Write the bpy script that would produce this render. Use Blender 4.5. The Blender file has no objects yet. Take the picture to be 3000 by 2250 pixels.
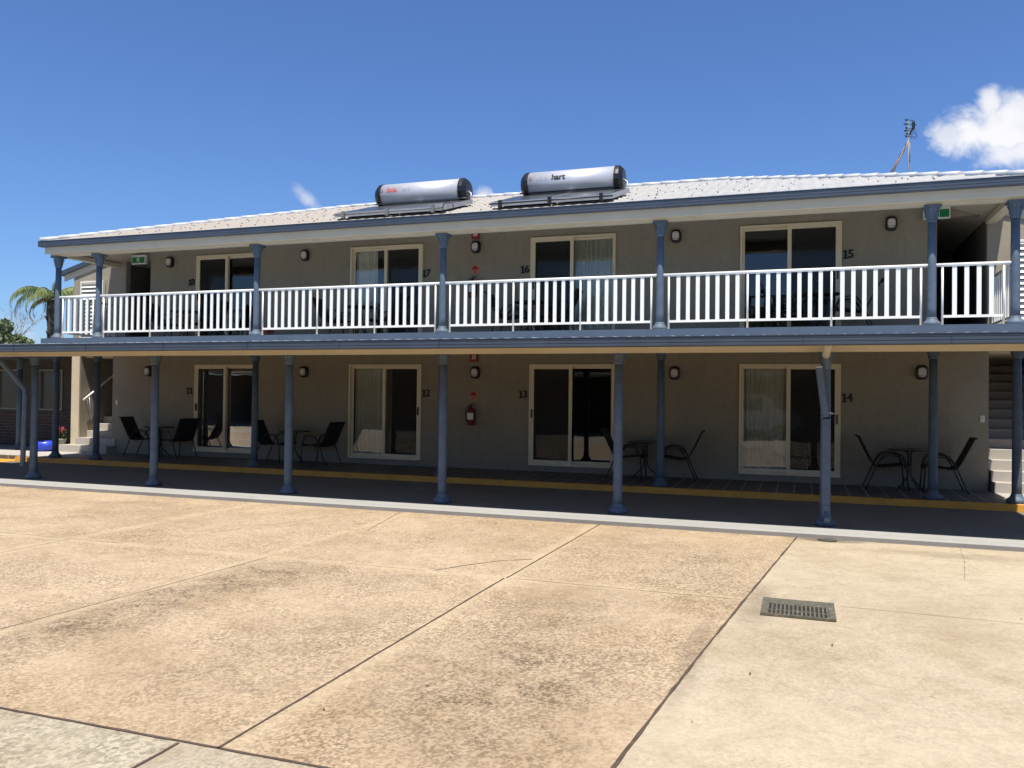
import bpy, bmesh, math, random
from mathutils import Vector, Matrix
from math import radians as RAD, sin, cos, pi
random.seed(7)
S = bpy.context.scene
C = S.collection

# ------------------------------------------------------------------ materials
def new_mat(name):
    m = bpy.data.materials.new(name); m.use_nodes = True
    nt = m.node_tree; nt.nodes.clear()
    out = nt.nodes.new('ShaderNodeOutputMaterial'); b = nt.nodes.new('ShaderNodeBsdfPrincipled')
    nt.links.new(b.outputs[0], out.inputs[0])
    return m, nt, b, out
def nd(nt, t, **k):
    n = nt.nodes.new(t)
    for a, v in k.items(): setattr(n, a, v)
    return n
def ramp(nt, src, stops):
    r = nd(nt, 'ShaderNodeValToRGB'); e = r.color_ramp.elements
    while len(e) < len(stops): e.new(0.5)
    for i, (p, c) in enumerate(stops):
        e[i].position = p; e[i].color = (*c, 1) if len(c) == 3 else c
    nt.links.new(src, r.inputs[0]); return r.outputs[0]
def noise(nt, vec, scale, detail=4, rough=.55, dist=0):
    n = nd(nt, 'ShaderNodeTexNoise'); n.inputs['Scale'].default_value = scale
    n.inputs['Detail'].default_value = detail; n.inputs['Roughness'].default_value = rough
    n.inputs['Distortion'].default_value = dist
    if vec is not None: nt.links.new(vec, n.inputs['Vector'])
    return n.outputs[0]
def mixc(nt, fac, a, b, mode='MIX'):
    m = nd(nt, 'ShaderNodeMix', data_type='RGBA', blend_type=mode)
    for s, v in ((m.inputs[0], fac), (m.inputs[6], a), (m.inputs[7], b)):
        if hasattr(v, 'links') or isinstance(v, bpy.types.NodeSocket): nt.links.new(v, s)
        elif isinstance(v, tuple): s.default_value = (*v, 1)
        else: s.default_value = v
    return m.outputs[2]
def mth(nt, op, a, b=None, c=None, clamp=False):
    m = nd(nt, 'ShaderNodeMath', operation=op, use_clamp=clamp)
    for i, v in enumerate((a, b, c)):
        if v is None: continue
        if isinstance(v, bpy.types.NodeSocket): nt.links.new(v, m.inputs[i])
        else: m.inputs[i].default_value = v
    return m.outputs[0]
def objco(nt):
    return nd(nt, 'ShaderNodeTexCoord').outputs['Object']
def geopos(nt):
    return nd(nt, 'ShaderNodeNewGeometry').outputs['Position']
def bump(nt, b, h, strength=.3, dist=.01):
    n = nd(nt, 'ShaderNodeBump'); n.inputs['Strength'].default_value = strength
    n.inputs['Distance'].default_value = dist
    nt.links.new(h, n.inputs['Height']); nt.links.new(n.outputs[0], b.inputs['Normal'])

def paint(name, col, rough=.5, var=.12, scale=3, wear=None, wear_amt=.62, bumps=.08, fine=60, metal=0, spec=.5):
    m, nt, b, o = new_mat(name)
    p = geopos(nt)
    n1 = noise(nt, p, scale, 5, .6)
    d = tuple(c * (1 - var) for c in col); l = tuple(min(1, c * (1 + var)) for c in col)
    c = ramp(nt, n1, [(.3, d), (.7, l)])
    if wear:
        w = noise(nt, p, 16, 8, .75, .4)
        c = mixc(nt, ramp(nt, w, [(wear_amt, (0, 0, 0)), (wear_amt + .05, (1, 1, 1))]), c, wear)
    nt.links.new(c, b.inputs['Base Color'])
    b.inputs['Roughness'].default_value = rough; b.inputs['Metallic'].default_value = metal
    b.inputs['Specular IOR Level'].default_value = spec
    if bumps: bump(nt, b, noise(nt, p, fine, 4), bumps, .004)
    return m

M = {}
M['render'] = paint('wall_render', (.295, .262, .198), .85, .09, .8, bumps=.5, fine=90)
m = M['render']; nt = m.node_tree; b = [n for n in nt.nodes if n.type == 'BSDF_PRINCIPLED'][0]; src = b.inputs['Base Color'].links[0].from_socket
p = geopos(nt); mpn = nd(nt, 'ShaderNodeMapping'); mpn.inputs['Scale'].default_value = (7, 1, .55); nt.links.new(p, mpn.inputs[0])
c = mixc(nt, 1.0, src, ramp(nt, noise(nt, mpn.outputs[0], 1.0, 6, .65), [(.34, (.95, .945, .94)), (.50, (1, 1, 1)), (.7, (1.02, 1.02, 1.02))]), 'MULTIPLY')
c = mixc(nt, 1.0, c, ramp(nt, noise(nt, p, 9, 7, .75), [(.30, (.86, .85, .84)), (.5, (1, 1, 1)), (.75, (1.08, 1.08, 1.08))]), 'MULTIPLY')
nt.links.new(c, b.inputs['Base Color'])
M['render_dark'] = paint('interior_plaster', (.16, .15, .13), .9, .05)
M['cream'] = paint('cream_paint', (.56, .50, .375), .5, .06, 2, bumps=.05)
M['tan'] = paint('tan_paint', (.56, .485, .35), .5, .08, 1.5, wear=(.38, .33, .24), wear_amt=.68)
M['frame'] = paint('door_frame_cream', (.74, .65, .46), .4, .04, 4, bumps=0)
M['blue'] = paint('column_blue_paint', (.080, .112, .152), .6, .16, 6, wear=(.40, .45, .50), wear_amt=.655, bumps=.2, fine=40)
M['gutter'] = paint('gutter_blue', (.046, .064, .092), .5, .12, 2.2, wear=(.3, .35, .42), wear_amt=.69, bumps=.1, fine=8)
M['fascia_blue'] = paint('deck_fascia_blue', (.068, .093, .125), .5, .1, 2, bumps=.05)
M['white'] = paint('railing_white_powdercoat', (.80, .79, .73), .45, .03, 5, bumps=.02)
M['louvre'] = paint('louvre_white', (.76, .74, .66), .45, .05, 5)
M['black'] = paint('black_plastic', (.012, .012, .014), .35, .2, 5, bumps=.03)
M['chairmetal'] = paint('chair_tube_black', (.012, .012, .013), .4, .2, 5, bumps=0)
M['bulk_glass'] = paint('frosted_diffuser', (.62, .60, .58), .25, .05, 9, bumps=0)
M['galv'] = paint('galvanised_steel', (.42, .43, .44), .4, .15, 8, metal=.6)
M['rust'] = paint('rusty_strut', (.27, .18, .15), .7, .3, 20, wear=(.5, .45, .42), wear_amt=.55)
M['red'] = paint('fire_red', (.17, .015, .018), .35, .08, 5, bumps=0)
M['signred'] = paint('sign_red', (.28, .025, .025), .5, .08, 5, bumps=0)
M['signorange'] = paint('sign_faded_orange', (.60, .20, .12), .5, .1, 9, bumps=0)
M['signwhite'] = paint('sign_white', (.75, .75, .72), .4, .04, 9, bumps=0)
M['green'] = paint('sign_green', (.005, .20, .06), .4, .08, 9, bumps=0)
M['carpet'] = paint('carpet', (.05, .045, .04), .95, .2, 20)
M['bedding'] = paint('white_bed_linen', (.7, .68, .66), .9, .05, 6)
M['cushion'] = paint('patterned_cushion', (.32, .30, .26), .9, .5, 30)
M['terracotta'] = paint('flower_pot_grey_green', (.26, .28, .22), .7, .15, 12)
M['bluebag'] = paint('blue_plastic_bag', (.03, .07, .62), .35, .25, 9, wear=(.6, .65, .85), wear_amt=.66, bumps=.5, fine=14)
M['brick_dark'] = None
M['mesh_dark'] = paint('security_mesh', (.03, .03, .032), .5, .2, 9, bumps=0)
M['mesh_grille'] = paint('diamond_grille', (.10, .095, .085), .4, .1, 9, bumps=0)  # one grille grey for all the doors
M['tankgrey'] = None
M['drain'] = paint('cast_iron_grate', (.10, .092, .065), .65, .35, 25, wear=(.19, .16, .11), wear_amt=.55, bumps=.4, fine=80)
M['pit'] = paint('drain_pit', (.02, .018, .016), .9, .3, 20)
M['text_red'] = paint('faded_red_lettering', (.50, .10, .09), .5, .3, 60, bumps=0)
M['text_black'] = paint('black_lettering', (.01, .01, .012), .5, .1, 9, bumps=0)
M['text_faded'] = paint('faded_lettering', (.36, .37, .40), .5, .35, 60, bumps=0)
M['text_grey'] = paint('grey_faded_lettering', (.15, .15, .18), .5, .35, 60, bumps=0)
M['bark'] = paint('bark', (.10, .075, .055), .9, .35, 9, bumps=.6, fine=20)
M['carglass'] = paint('car_glass', (.01, .012, .014), .05, .1, 4, bumps=0)
M['carwhite'] = paint('car_white', (.7, .7, .7), .2, .02, 4, bumps=0)
M['tyre'] = paint('tyre', (.02, .02, .02), .8, .1, 9)

# steps / plain concrete
def concrete(name, a, b_, spot, scale=1.0, rough=.85):
    m, nt, b, o = new_mat(name); p = geopos(nt)
    c = ramp(nt, noise(nt, p, .9 * scale, 6, .6, .3), [(.3, a), (.7, b_)])
    c = mixc(nt, ramp(nt, noise(nt, p, 4 * scale, 8, .7, .5), [(.55, (0, 0, 0)), (.75, (.7, .7, .7))]), c, spot)
    c = mixc(nt, .35, c, ramp(nt, noise(nt, p, 110, 3), [(.3, tuple(x * .75 for x in a)), (.7, tuple(min(1, x * 1.2) for x in b_))]))
    nt.links.new(c, b.inputs['Base Color']); b.inputs['Roughness'].default_value = rough
    bump(nt, b, noise(nt, p, 70, 5), .35, .004); return m
M['step'] = concrete('step_concrete', (.36, .33, .29), (.44, .41, .36), (.27, .24, .21))
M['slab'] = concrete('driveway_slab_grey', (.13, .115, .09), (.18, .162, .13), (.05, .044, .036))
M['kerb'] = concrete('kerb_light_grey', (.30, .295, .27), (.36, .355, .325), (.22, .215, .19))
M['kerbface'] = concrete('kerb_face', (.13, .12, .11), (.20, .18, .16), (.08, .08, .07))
M['yellow'] = paint('safety_yellow_paint', (.70, .33, .045), .55, .12, 3, wear=(.25, .13, .04), wear_amt=.68, bumps=.2, fine=40)

# floor tiles of the ground floor verandah
m, nt, b, o = new_mat('slate_floor_tile'); p = geopos(nt)
br = nd(nt, 'ShaderNodeTexBrick'); br.offset = 0; br.squash = 1
br.inputs['Scale'].default_value = 1; br.inputs['Brick Width'].default_value = .2855; br.inputs['Row Height'].default_value = .2855
br.inputs['Mortar Size'].default_value = .009; br.inputs['Color1'].default_value = (.075, .07, .066, 1)
br.inputs['Color2'].default_value = (.115, .105, .10, 1); br.inputs['Mortar'].default_value = (.45, .42, .38, 1)
mp = nd(nt, 'ShaderNodeMapping'); mp.inputs['Location'].default_value = (-.05, .0, 0)
nt.links.new(p, mp.inputs[0]); nt.links.new(mp.outputs[0], br.inputs[0])
c = mixc(nt, .5, br.outputs[0], ramp(nt, noise(nt, p, 5, 6, .7), [(.3, (.55, .55, .55)), (.7, (1, 1, 1))]), 'MULTIPLY')
nt.links.new(c, b.inputs['Base Color']); b.inputs['Roughness'].default_value = .55; M['tile'] = m
bump(nt, b, noise(nt, p, 30, 4), .2, .004)

# dark brick
m, nt, b, o = new_mat('dark_brown_brick'); p = geopos(nt)
br = nd(nt, 'ShaderNodeTexBrick'); br.inputs['Scale'].default_value = 1
br.inputs['Brick Width'].default_value = .24; br.inputs['Row Height'].default_value = .086; br.inputs['Mortar Size'].default_value = .008
br.inputs['Color1'].default_value = (.06, .038, .03, 1); br.inputs['Color2'].default_value = (.09, .055, .042, 1); br.inputs['Mortar'].default_value = (.14, .12, .10, 1)
sx = nd(nt, 'ShaderNodeSeparateXYZ'); nt.links.new(p, sx.inputs[0]); cx = nd(nt, 'ShaderNodeCombineXYZ')
nt.links.new(mth(nt, 'ADD', sx.outputs[0], sx.outputs[1]), cx.inputs[0]); nt.links.new(sx.outputs[2], cx.inputs[1]); nt.links.new(cx.outputs[0], br.inputs[0])
nt.links.new(br.outputs[0], b.inputs['Base Color']); b.inputs['Roughness'].default_value = .85; M['brick_dark'] = m

# pressed metal roof tile: chalky off-white with mottled weathering
m, nt, b, o = new_mat('weathered_roof_tile'); p = geopos(nt)
sx = nd(nt, 'ShaderNodeSeparateXYZ'); nt.links.new(p, sx.inputs[0])
gx = mth(nt, 'MULTIPLY_ADD', sx.outputs[0], .09, .45, True)
base = ramp(nt, gx, [(0, (.37, .30, .22)), (.45, (.35, .31, .26)), (.8, (.215, .245, .285)), (1, (.215, .245, .285))])
c = mixc(nt, ramp(nt, noise(nt, p, 2.6, 6, .65, .5), [(.4, (0, 0, 0)), (.62, (.75, .75, .75))]), base, (.335, .315, .29))
c = mixc(nt, ramp(nt, noise(nt, p, 9, 5, .7), [(.57, (0, 0, 0)), (.72, (.7, .7, .7))]), c, (.24, .28, .34))
c = mixc(nt, .35, c, ramp(nt, noise(nt, p, 60, 3), [(.35, (.20, .19, .175)), (.65, (.50, .48, .45))]))
nt.links.new(c, b.inputs['Base Color']); b.inputs['Roughness'].default_value = .6
bump(nt, b, noise(nt, p, 90, 4), .25, .004); M['rooftile'] = m
M['ridge'] = paint('ridge_cap_white', (.50, .52, .54), .5, .1, 6)
M['sheet'] = paint('lower_roof_sheet', (.40, .45, .52), .38, .1, 4)

# brushed tank steel
m, nt, b, o = new_mat('satin_tank_steel'); p = geopos(nt)
c = ramp(nt, noise(nt, p, 2, 4), [(.3, (.56, .56, .57)), (.7, (.64, .64, .65))])
nt.links.new(c, b.inputs['Base Color']); b.inputs['Metallic'].default_value = .35; b.inputs['Roughness'].default_value = .38
M['tankgrey'] = m
# collector glass
m, nt, b, o = new_mat('collector_glass')
b.inputs['Base Color'].default_value = (.045, .047, .05, 1); b.inputs['Roughness'].default_value = .3
b.inputs['Specular IOR Level'].default_value = .8; M['collector'] = m
# chair sling fabric
M['sling'] = paint('sling_fabric_charcoal', (.016, .017, .018), .8, .15, 40, bumps=.3, fine=300)
# table top glass
m, nt, b, o = new_mat('smoked_table_glass'); b.inputs['Base Color'].default_value = (.02, .022, .024, 1)
b.inputs['Roughness'].default_value = .06; M['tableglass'] = m

# curtain
m, nt, b, o = new_mat('sheer_curtain'); p = geopos(nt)
nt.links.new(ramp(nt, noise(nt, p, 3, 4), [(.3, (.72, .68, .55)), (.7, (.80, .77, .65))]), b.inputs['Base Color'])
b.inputs['Roughness'].default_value = .95; M['curtain'] = m

# window glass
m, nt, b, o = new_mat('window_glass'); nt.nodes.remove(b)
tr = nd(nt, 'ShaderNodeBsdfTransparent'); tr.inputs[0].default_value = (.80, .84, .84, 1)
gl = nd(nt, 'ShaderNodeBsdfGlossy'); gl.inputs['Roughness'].default_value = .012
fr = nd(nt, 'ShaderNodeFresnel'); fr.inputs[0].default_value = 1.55
wv = nd(nt, 'ShaderNodeBump'); wv.inputs['Strength'].default_value = .06; wv.inputs['Distance'].default_value = .02
nt.links.new(noise(nt, geopos(nt), 1.4, 2), wv.inputs['Height']); nt.links.new(wv.outputs[0], gl.inputs['Normal'])
mx = nd(nt, 'ShaderNodeMixShader'); f2 = mth(nt, 'MULTIPLY', fr.outputs[0], 1.9, None, True)
nt.links.new(f2, mx.inputs[0]); nt.links.new(tr.outputs[0], mx.inputs[1]); nt.links.new(gl.outputs[0], mx.inputs[2])
nt.links.new(mx.outputs[0], o.inputs[0]); M['glass'] = m

# leaves
def leafmat(name, a, b_, tr=.25):
    m, nt, b, o = new_mat(name); p = geopos(nt)
    c = ramp(nt, noise(nt, p, 1.3, 3), [(.3, a), (.7, b_)])
    nt.links.new(c, b.inputs['Base Color']); b.inputs['Roughness'].default_value = .55
    t = nd(nt, 'ShaderNodeBsdfTranslucent'); nt.links.new(c, t.inputs[0])
    mx = nd(nt, 'ShaderNodeMixShader'); mx.inputs[0].default_value = tr
    nt.links.new(b.outputs[0], mx.inputs[1]); nt.links.new(t.outputs[0], mx.inputs[2]); nt.links.new(mx.outputs[0], o.inputs[0])
    return m
M['leaf'] = leafmat('leaf_green', (.05, .09, .025), (.12, .16, .05))
M['leafgrey'] = leafmat('leaf_grey_green', (.10, .14, .06), (.22, .26, .12))
M['palmleaf'] = leafmat('palm_leaf', (.12, .19, .06), (.32, .35, .13))
M['palmdead'] = leafmat('palm_leaf_dry', (.26, .20, .07), (.38, .27, .10))
M['plantleaf'] = leafmat('plant_leaf', (.03, .06, .02), (.07, .11, .04))
M['petal'] = leafmat('flower_petal_red', (.35, .02, .05), (.55, .06, .10))

# ------------------------------------------------------------------ courtyard concrete
def court(name, a, b_, dark, pebble, speck, stain=True, bands=True):
    m, nt, b, o = new_mat(name); p = geopos(nt)
    sx = nd(nt, 'ShaderNodeSeparateXYZ'); nt.links.new(p, sx.inputs[0]); X, Y = sx.outputs[0], sx.outputs[1]
    c = ramp(nt, noise(nt, p, .55, 7, .62, .4), [(.3, a), (.7, b_)])
    # exposed pebbles: fine cells, more exposed where the surface is worn
    vo = nd(nt, 'ShaderNodeTexVoronoi'); vo.inputs['Scale'].default_value = pebble; nt.links.new(p, vo.inputs[0])
    pc = ramp(nt, vo.outputs['Color'], [(0, dark), (.42, tuple((x + y) / 2 for x, y in zip(dark, a))), (.6, b_), (1, tuple(min(1, x * 1.1) for x in b_))])
    worn = ramp(nt, noise(nt, p, .8, 8, .72, .6), [(.35, (.12, .12, .12)), (.68, (1, 1, 1))])
    st = worn
    if stain:
        tot = None
        for (x, y, rx, ry, rot, k) in ((.25, -11.1, .42, 1.3, 0, 1.0), (.45, -9.8, .45, .9, -.2, 1.0), (1.9, -11.6, .5, .8, .2, .55),
                                       (3.6, -11.5, .7, 1.2, .1, 1.0), (3.5, -9.9, .5, .9, 0, .6), (4.35, -7.6, .5, 1.1, 0, .7), (3.4, -6.6, .45, 1.0, 0, .6),
                                       (1.6, -9.4, .5, .3, 0, .6), (-4.5, -6.2, 1.3, .25, .1, .7), (-6.6, -6.3, 1.2, .22, .1, .5), (2.2, -10.6, .5, .4, 0, .5), (-2.5, -7.0, 1.6, .35, 0, .4)):
            dx = mth(nt, 'SUBTRACT', X, x); dy = mth(nt, 'SUBTRACT', Y, y)
            u = mth(nt, 'ADD', mth(nt, 'MULTIPLY', dx, cos(rot) / rx), mth(nt, 'MULTIPLY', dy, sin(rot) / rx))
            v = mth(nt, 'SUBTRACT', mth(nt, 'MULTIPLY', dy, cos(rot) / ry), mth(nt, 'MULTIPLY', dx, sin(rot) / ry))
            r2 = mth(nt, 'ADD', mth(nt, 'MULTIPLY', u, u), mth(nt, 'MULTIPLY', v, v))
            g = mth(nt, 'MULTIPLY', mth(nt, 'SUBTRACT', 1.0, mth(nt, 'MULTIPLY', r2, .5), None, True), k)
            tot = g if tot is None else mth(nt, 'MAXIMUM', tot, g)
        tot = mth(nt, 'MULTIPLY', tot, ramp(nt, noise(nt, p, 2.3, 8, .75, .8), [(.38, (.15, .15, .15)), (.66, (1.4, 1.4, 1.4))]))
        st = mth(nt, 'MAXIMUM', mth(nt, 'MULTIPLY', worn, .85), tot, None, True)
    f = mth(nt, 'MULTIPLY', st, speck, None, True)
    c = mixc(nt, f, c, pc)
    if stain:
        c = mixc(nt, mth(nt, 'MULTIPLY', tot, .34, None, True), c, tuple(x * .85 for x in dark))
    gr = noise(nt, p, 26, 9, .85, .2)      # sand and grit of every size
    c = mixc(nt, 1.0, c, ramp(nt, gr, [(.28, (.46, .43, .38)), (.47, (.98, .98, .97)), (.72, (1.26, 1.25, 1.2))] if stain or name.startswith('rough') else [(.28, (.72, .69, .64)), (.47, (.99, .99, .98)), (.72, (1.12, 1.12, 1.1))]), 'MULTIPLY')
    c = mixc(nt, ramp(nt, noise(nt, p, 20, 6, .85), [(.64, (0, 0, 0)), (.70, (.7, .7, .7))]), c, tuple(x * 1.1 for x in dark))
    c = mixc(nt, 1.0, c, ramp(nt, noise(nt, p, 2.1, 9, .8, 1.2), [(.32, (.82, .79, .75)), (.52, (1, 1, 1)), (.7, (1.07, 1.08, 1.06))]), 'MULTIPLY')
    c = mixc(nt, 1.0, c, ramp(nt, noise(nt, p, .5, 7, .65, .9), [(.33, (.86, .83, .78)), (.52, (1, 1, 1)), (.7, (1.05, 1.05, 1.04))]), 'MULTIPLY')
    if bands:  # smooth trowelled cement margins along the joints
        dmin = None
        for axis, q, w in ((Y, -8.87, 1), (X, 2.65, 1), (X, -.1, .6), (X, -2.75, 1)):
            d = mth(nt, 'DIVIDE', mth(nt, 'ABSOLUTE', mth(nt, 'SUBTRACT', axis, q)), w)
            dmin = d if dmin is None else mth(nt, 'MINIMUM', dmin, d)
        dd = mth(nt, 'ADD', dmin, mth(nt, 'MULTIPLY', mth(nt, 'SUBTRACT', noise(nt, p, 1.7, 6, .7), .5), .35))
        band = mth(nt, 'SUBTRACT', 1.0, mth(nt, 'MULTIPLY', dd, 7.5), None, True)
        c = mixc(nt, mth(nt, 'MULTIPLY', band, .42), c, (.50, .395, .25))
    for (x, y, rx, ry, k_) in ((5.6, -5.42, .5, .17, .85), (6.9, -5.9, 1.1, .25, .28), (4.95, -9.0, .16, .9, .35), (4.6, -10.6, .10, 1.2, .35)):   # damp silt by the drain and along the joint
        u = mth(nt, 'DIVIDE', mth(nt, 'SUBTRACT', X, x), rx); v = mth(nt, 'DIVIDE', mth(nt, 'SUBTRACT', Y, y), ry)
        r2 = mth(nt, 'ADD', mth(nt, 'MULTIPLY', u, u), mth(nt, 'MULTIPLY', v, v))
        g_ = mth(nt, 'SUBTRACT', mth(nt, 'ADD', 1.0, mth(nt, 'MULTIPLY', mth(nt, 'SUBTRACT', noise(nt, p, 6, 7, .75), .5), 2.2)), r2, None, True)
        c = mixc(nt, mth(nt, 'MULTIPLY', g_, k_, None, True), c, (.10, .075, .055))
    nt.links.new(c, b.inputs['Base Color']); b.inputs['Roughness'].default_value = .9
    b.inputs['Specular IOR Level'].default_value = .25
    h = mth(nt, 'ADD', mth(nt, 'MULTIPLY', vo.outputs['Distance'], .5), noise(nt, p, 45, 5, .7))
    bump(nt, b, h, .55, .006); return m
M['aggregate'] = court('exposed_aggregate_concrete', (.375, .280, .181), (.455, .350, .236), (.10, .072, .043), 60, 1.0)
M['smooth'] = court('smooth_worn_concrete', (.385, .315, .218), (.44, .368, .262), (.21, .165, .115), 60, .4, stain=False, bands=False)
M['rough'] = court('rough_pebble_concrete', (.365, .32, .235), (.43, .38, .29), (.10, .085, .06), 40, .9, stain=False, bands=False)
M['rough2'] = court('fine_pebble_concrete', (.36, .305, .225), (.42, .36, .27), (.16, .13, .09), 60, .6, stain=False, bands=False)
M['joint'] = paint('joint_dirt', (.075, .05, .033), .95, .3, 20)  # dark brown of the joint lines
M['jointfaint'] = paint('fine_joint', (.24, .18, .12), .95, .35, 14)

# ------------------------------------------------------------------ mesh helpers
class MB:
    def __init__(s): s.v = []; s.f = []; s.mi = []; s.cur = 0; s.sm = []; s.smooth = False
    def face(s, idx): s.f.append(idx); s.mi.append(s.cur); s.sm.append(s.smooth)
    def quad(s, a, b, c, d):
        n = len(s.v); s.v += [a, b, c, d]; s.face((n, n+1, n+2, n+3))
    def poly(s, pts):
        n = len(s.v); s.v += list(pts); s.face(tuple(range(n, n+len(pts))))
    def box(s, x0, x1, y0, y1, z0, z1, mat=None):
        n = len(s.v)
        P = [(x, y, z) for z in (z0, z1) for y in (y0, y1) for x in (x0, x1)]
        if mat is not None: P = [tuple(mat @ Vector(q)) for q in P]
        s.v += P
        for q in ((0, 2, 3, 1), (4, 5, 7, 6), (0, 1, 5, 4), (2, 6, 7, 3), (0, 4, 6, 2), (1, 3, 7, 5)): s.face(tuple(n+i for i in q))
    def prism(s, prof, a, b, axis='x'):
        """closed profile (list of 2D points) extruded between a and b along axis"""
        n = len(s.v); k = len(prof)
        for t in (a, b):
            for (p, q) in prof:
                s.v.append((t, p, q) if axis == 'x' else (p, t, q) if axis == 'y' else (p, q, t))
        for i in range(k):
            j = (i+1) % k; s.face((n+i, n+j, n+k+j, n+k+i))
        s.face(tuple(n+i for i in range(k))[::-1]); s.face(tuple(n+k+i for i in range(k)))
    def tube(s, pts, r, seg=8, closed=False, caps=True):
        pts = [Vector(p) for p in pts]; n0 = len(s.v); k = len(pts); sm = s.smooth; s.smooth = True
        rr = r if isinstance(r, (list, tuple)) else [r]*k
        up = None
        for i, p in enumerate(pts):
            if closed: t = pts[(i+1) % k] - pts[i-1]
            else: t = pts[min(i+1, k-1)] - pts[max(i-1, 0)]
            t.normalize()
            if up is None:
                up = Vector((0, 0, 1)) if abs(t.z) < .9 else Vector((1, 0, 0))
            a = t.cross(up); a.normalize(); b = a.cross(t); b.normalize(); up = b
            for j in range(seg):
                an = 2*pi*j/seg; s.v.append(tuple(p + (a*cos(an) + b*sin(an))*rr[i]))
        for i in range(k if closed else k-1):
            for j in range(seg):
                a0 = n0+i*seg+j; a1 = n0+i*seg+(j+1) % seg; i2 = (i+1) % k
                s.face((a0, a1, n0+i2*seg+(j+1) % seg, n0+i2*seg+j))
        s.smooth = False
        if caps and not closed:
            s.face(tuple(n0+j for j in range(seg))[::-1]); s.face(tuple(n0+(k-1)*seg+j for j in range(seg)))
        s.smooth = sm
    def lathe(s, prof, seg=20, x=0, y=0, axis='z', cap=True):
        """profile of (r, h)"""
        n0 = len(s.v); k = len(prof); sm = s.smooth; s.smooth = True
        for (r, h) in prof:
            for j in range(seg):
                an = 2*pi*j/seg + pi/seg
                if axis == 'z': s.v.append((x+r*cos(an), y+r*sin(an), h))
                elif axis == 'x': s.v.append((h, x+r*cos(an), y+r*sin(an)))
                else: s.v.append((x+r*cos(an), h, y+r*sin(an)))
        for i in range(k-1):
            for j in range(seg):
                s.face((n0+i*seg+j, n0+i*seg+(j+1) % seg, n0+(i+1)*seg+(j+1) % seg, n0+(i+1)*seg+j))
        s.smooth = False
        if cap:
            s.face(tuple(n0+j for j in range(seg))[::-1]); s.face(tuple(n0+(k-1)*seg+j for j in range(seg)))
        s.smooth = sm
    def build(s, name, mats, parent=None, bevel=0, loc=None, auto=False):
        me = bpy.data.meshes.new(name); me.from_pydata(s.v, [], s.f)
        mats = mats if isinstance(mats, (list, tuple)) else [mats]
        for m in mats: me.materials.append(m)
        me.polygons.foreach_set('material_index', s.mi); me.polygons.foreach_set('use_smooth', s.sm)
        bm = bmesh.new(); bm.from_mesh(me); bmesh.ops.recalc_face_normals(bm, faces=bm.faces); bm.to_mesh(me); bm.free()
        me.update()
        o = bpy.data.objects.new(name, me); C.objects.link(o)
        if parent: o.parent = parent
        if loc: o.location = loc
        if bevel:
            b = o.modifiers.new('bevel', 'BEVEL'); b.width = bevel; b.segments = 2; b.limit_method = 'ANGLE'; b.angle_limit = RAD(40)
        return o
def tag(o, label=None, cat=None, group=None, kind=None):
    if label: o['label'] = label
    if cat: o['category'] = cat
    if group: o['group'] = group
    if kind: o['kind'] = kind
    return o
def thing(name, label, cat, loc=(0, 0, 0), rz=0, group=None):
    o = bpy.data.objects.new(name, None); o.empty_display_size = .2; C.objects.link(o)
    o.location = loc; o.rotation_euler = (0, 0, rz); return tag(o, label, cat, group)
def copy_tree(o, parent=None):
    c = o.copy(); C.objects.link(c); c.parent = parent
    for ch in [x for x in o.children]: copy_tree(ch, c)
    return c
def place(o, loc, rz=None, label=None):
    o.location = loc
    if rz is not None: o.rotation_euler = (0, 0, rz)
    if label: o['label'] = label
    return o
def inst(src, parent, loc=(0, 0, 0)):
    c = src.copy(); C.objects.link(c); c.parent = parent; c.location = loc; return c

# ------------------------------------------------------------------ ground
SL = -.125
def jx(y):   # the winding edge of the smooth slab
    pts = [(-5.28, 5.25), (-7.0, 5.05), (-8.9, 4.83), (-10.7, 4.63), (-12.5, 4.45), (-16, 4.2), (-30, 4.0)]
    for (a, xa), (b_, xb) in zip(pts, pts[1:]):
        if y <= a and y >= b_: return xa + (xb-xa)*(a-y)/(a-b_)
    return 4.0
g = MB()
g.quad((-400, -400, -.30), (400, -400, -.30), (400, 400, -.30), (-400, 400, -.30))
tag(g.build('ground', concrete('far_ground', (.10, .12, .05), (.16, .16, .08), (.07, .09, .03), .2)), kind='structure')
g = MB(); Z = -.17
ys = [-5.28, -6, -7, -8, -8.87, -10, -11, -12, -12.93]
g.cur = 0
for a, b_ in zip(ys, ys[1:]): g.quad((-45, b_, Z), (jx(b_), b_, Z), (jx(a), a, Z), (-45, a, Z))
g.cur = 1
for a, b_ in zip(ys + [-12.93], ys[1:] + [-40]): 
    if a != b_: g.quad((jx(b_), b_, Z), (45, b_, Z), (45, a, Z), (jx(a), a, Z))
g.cur = 2; g.quad((-45, -40, Z), (2.38, -40, Z), (2.38, -12.93, Z), (-45, -12.93, Z))
g.cur = 3; g.quad((2.38, -40, Z), (jx(-40), -40, Z), (jx(-12.93), -12.93, Z), (2.38, -12.93, Z))
cy = g.build('courtyard', [M['aggregate'], M['smooth'], M['rough'], M['rough2']]); tag(cy, kind='structure')
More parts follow.
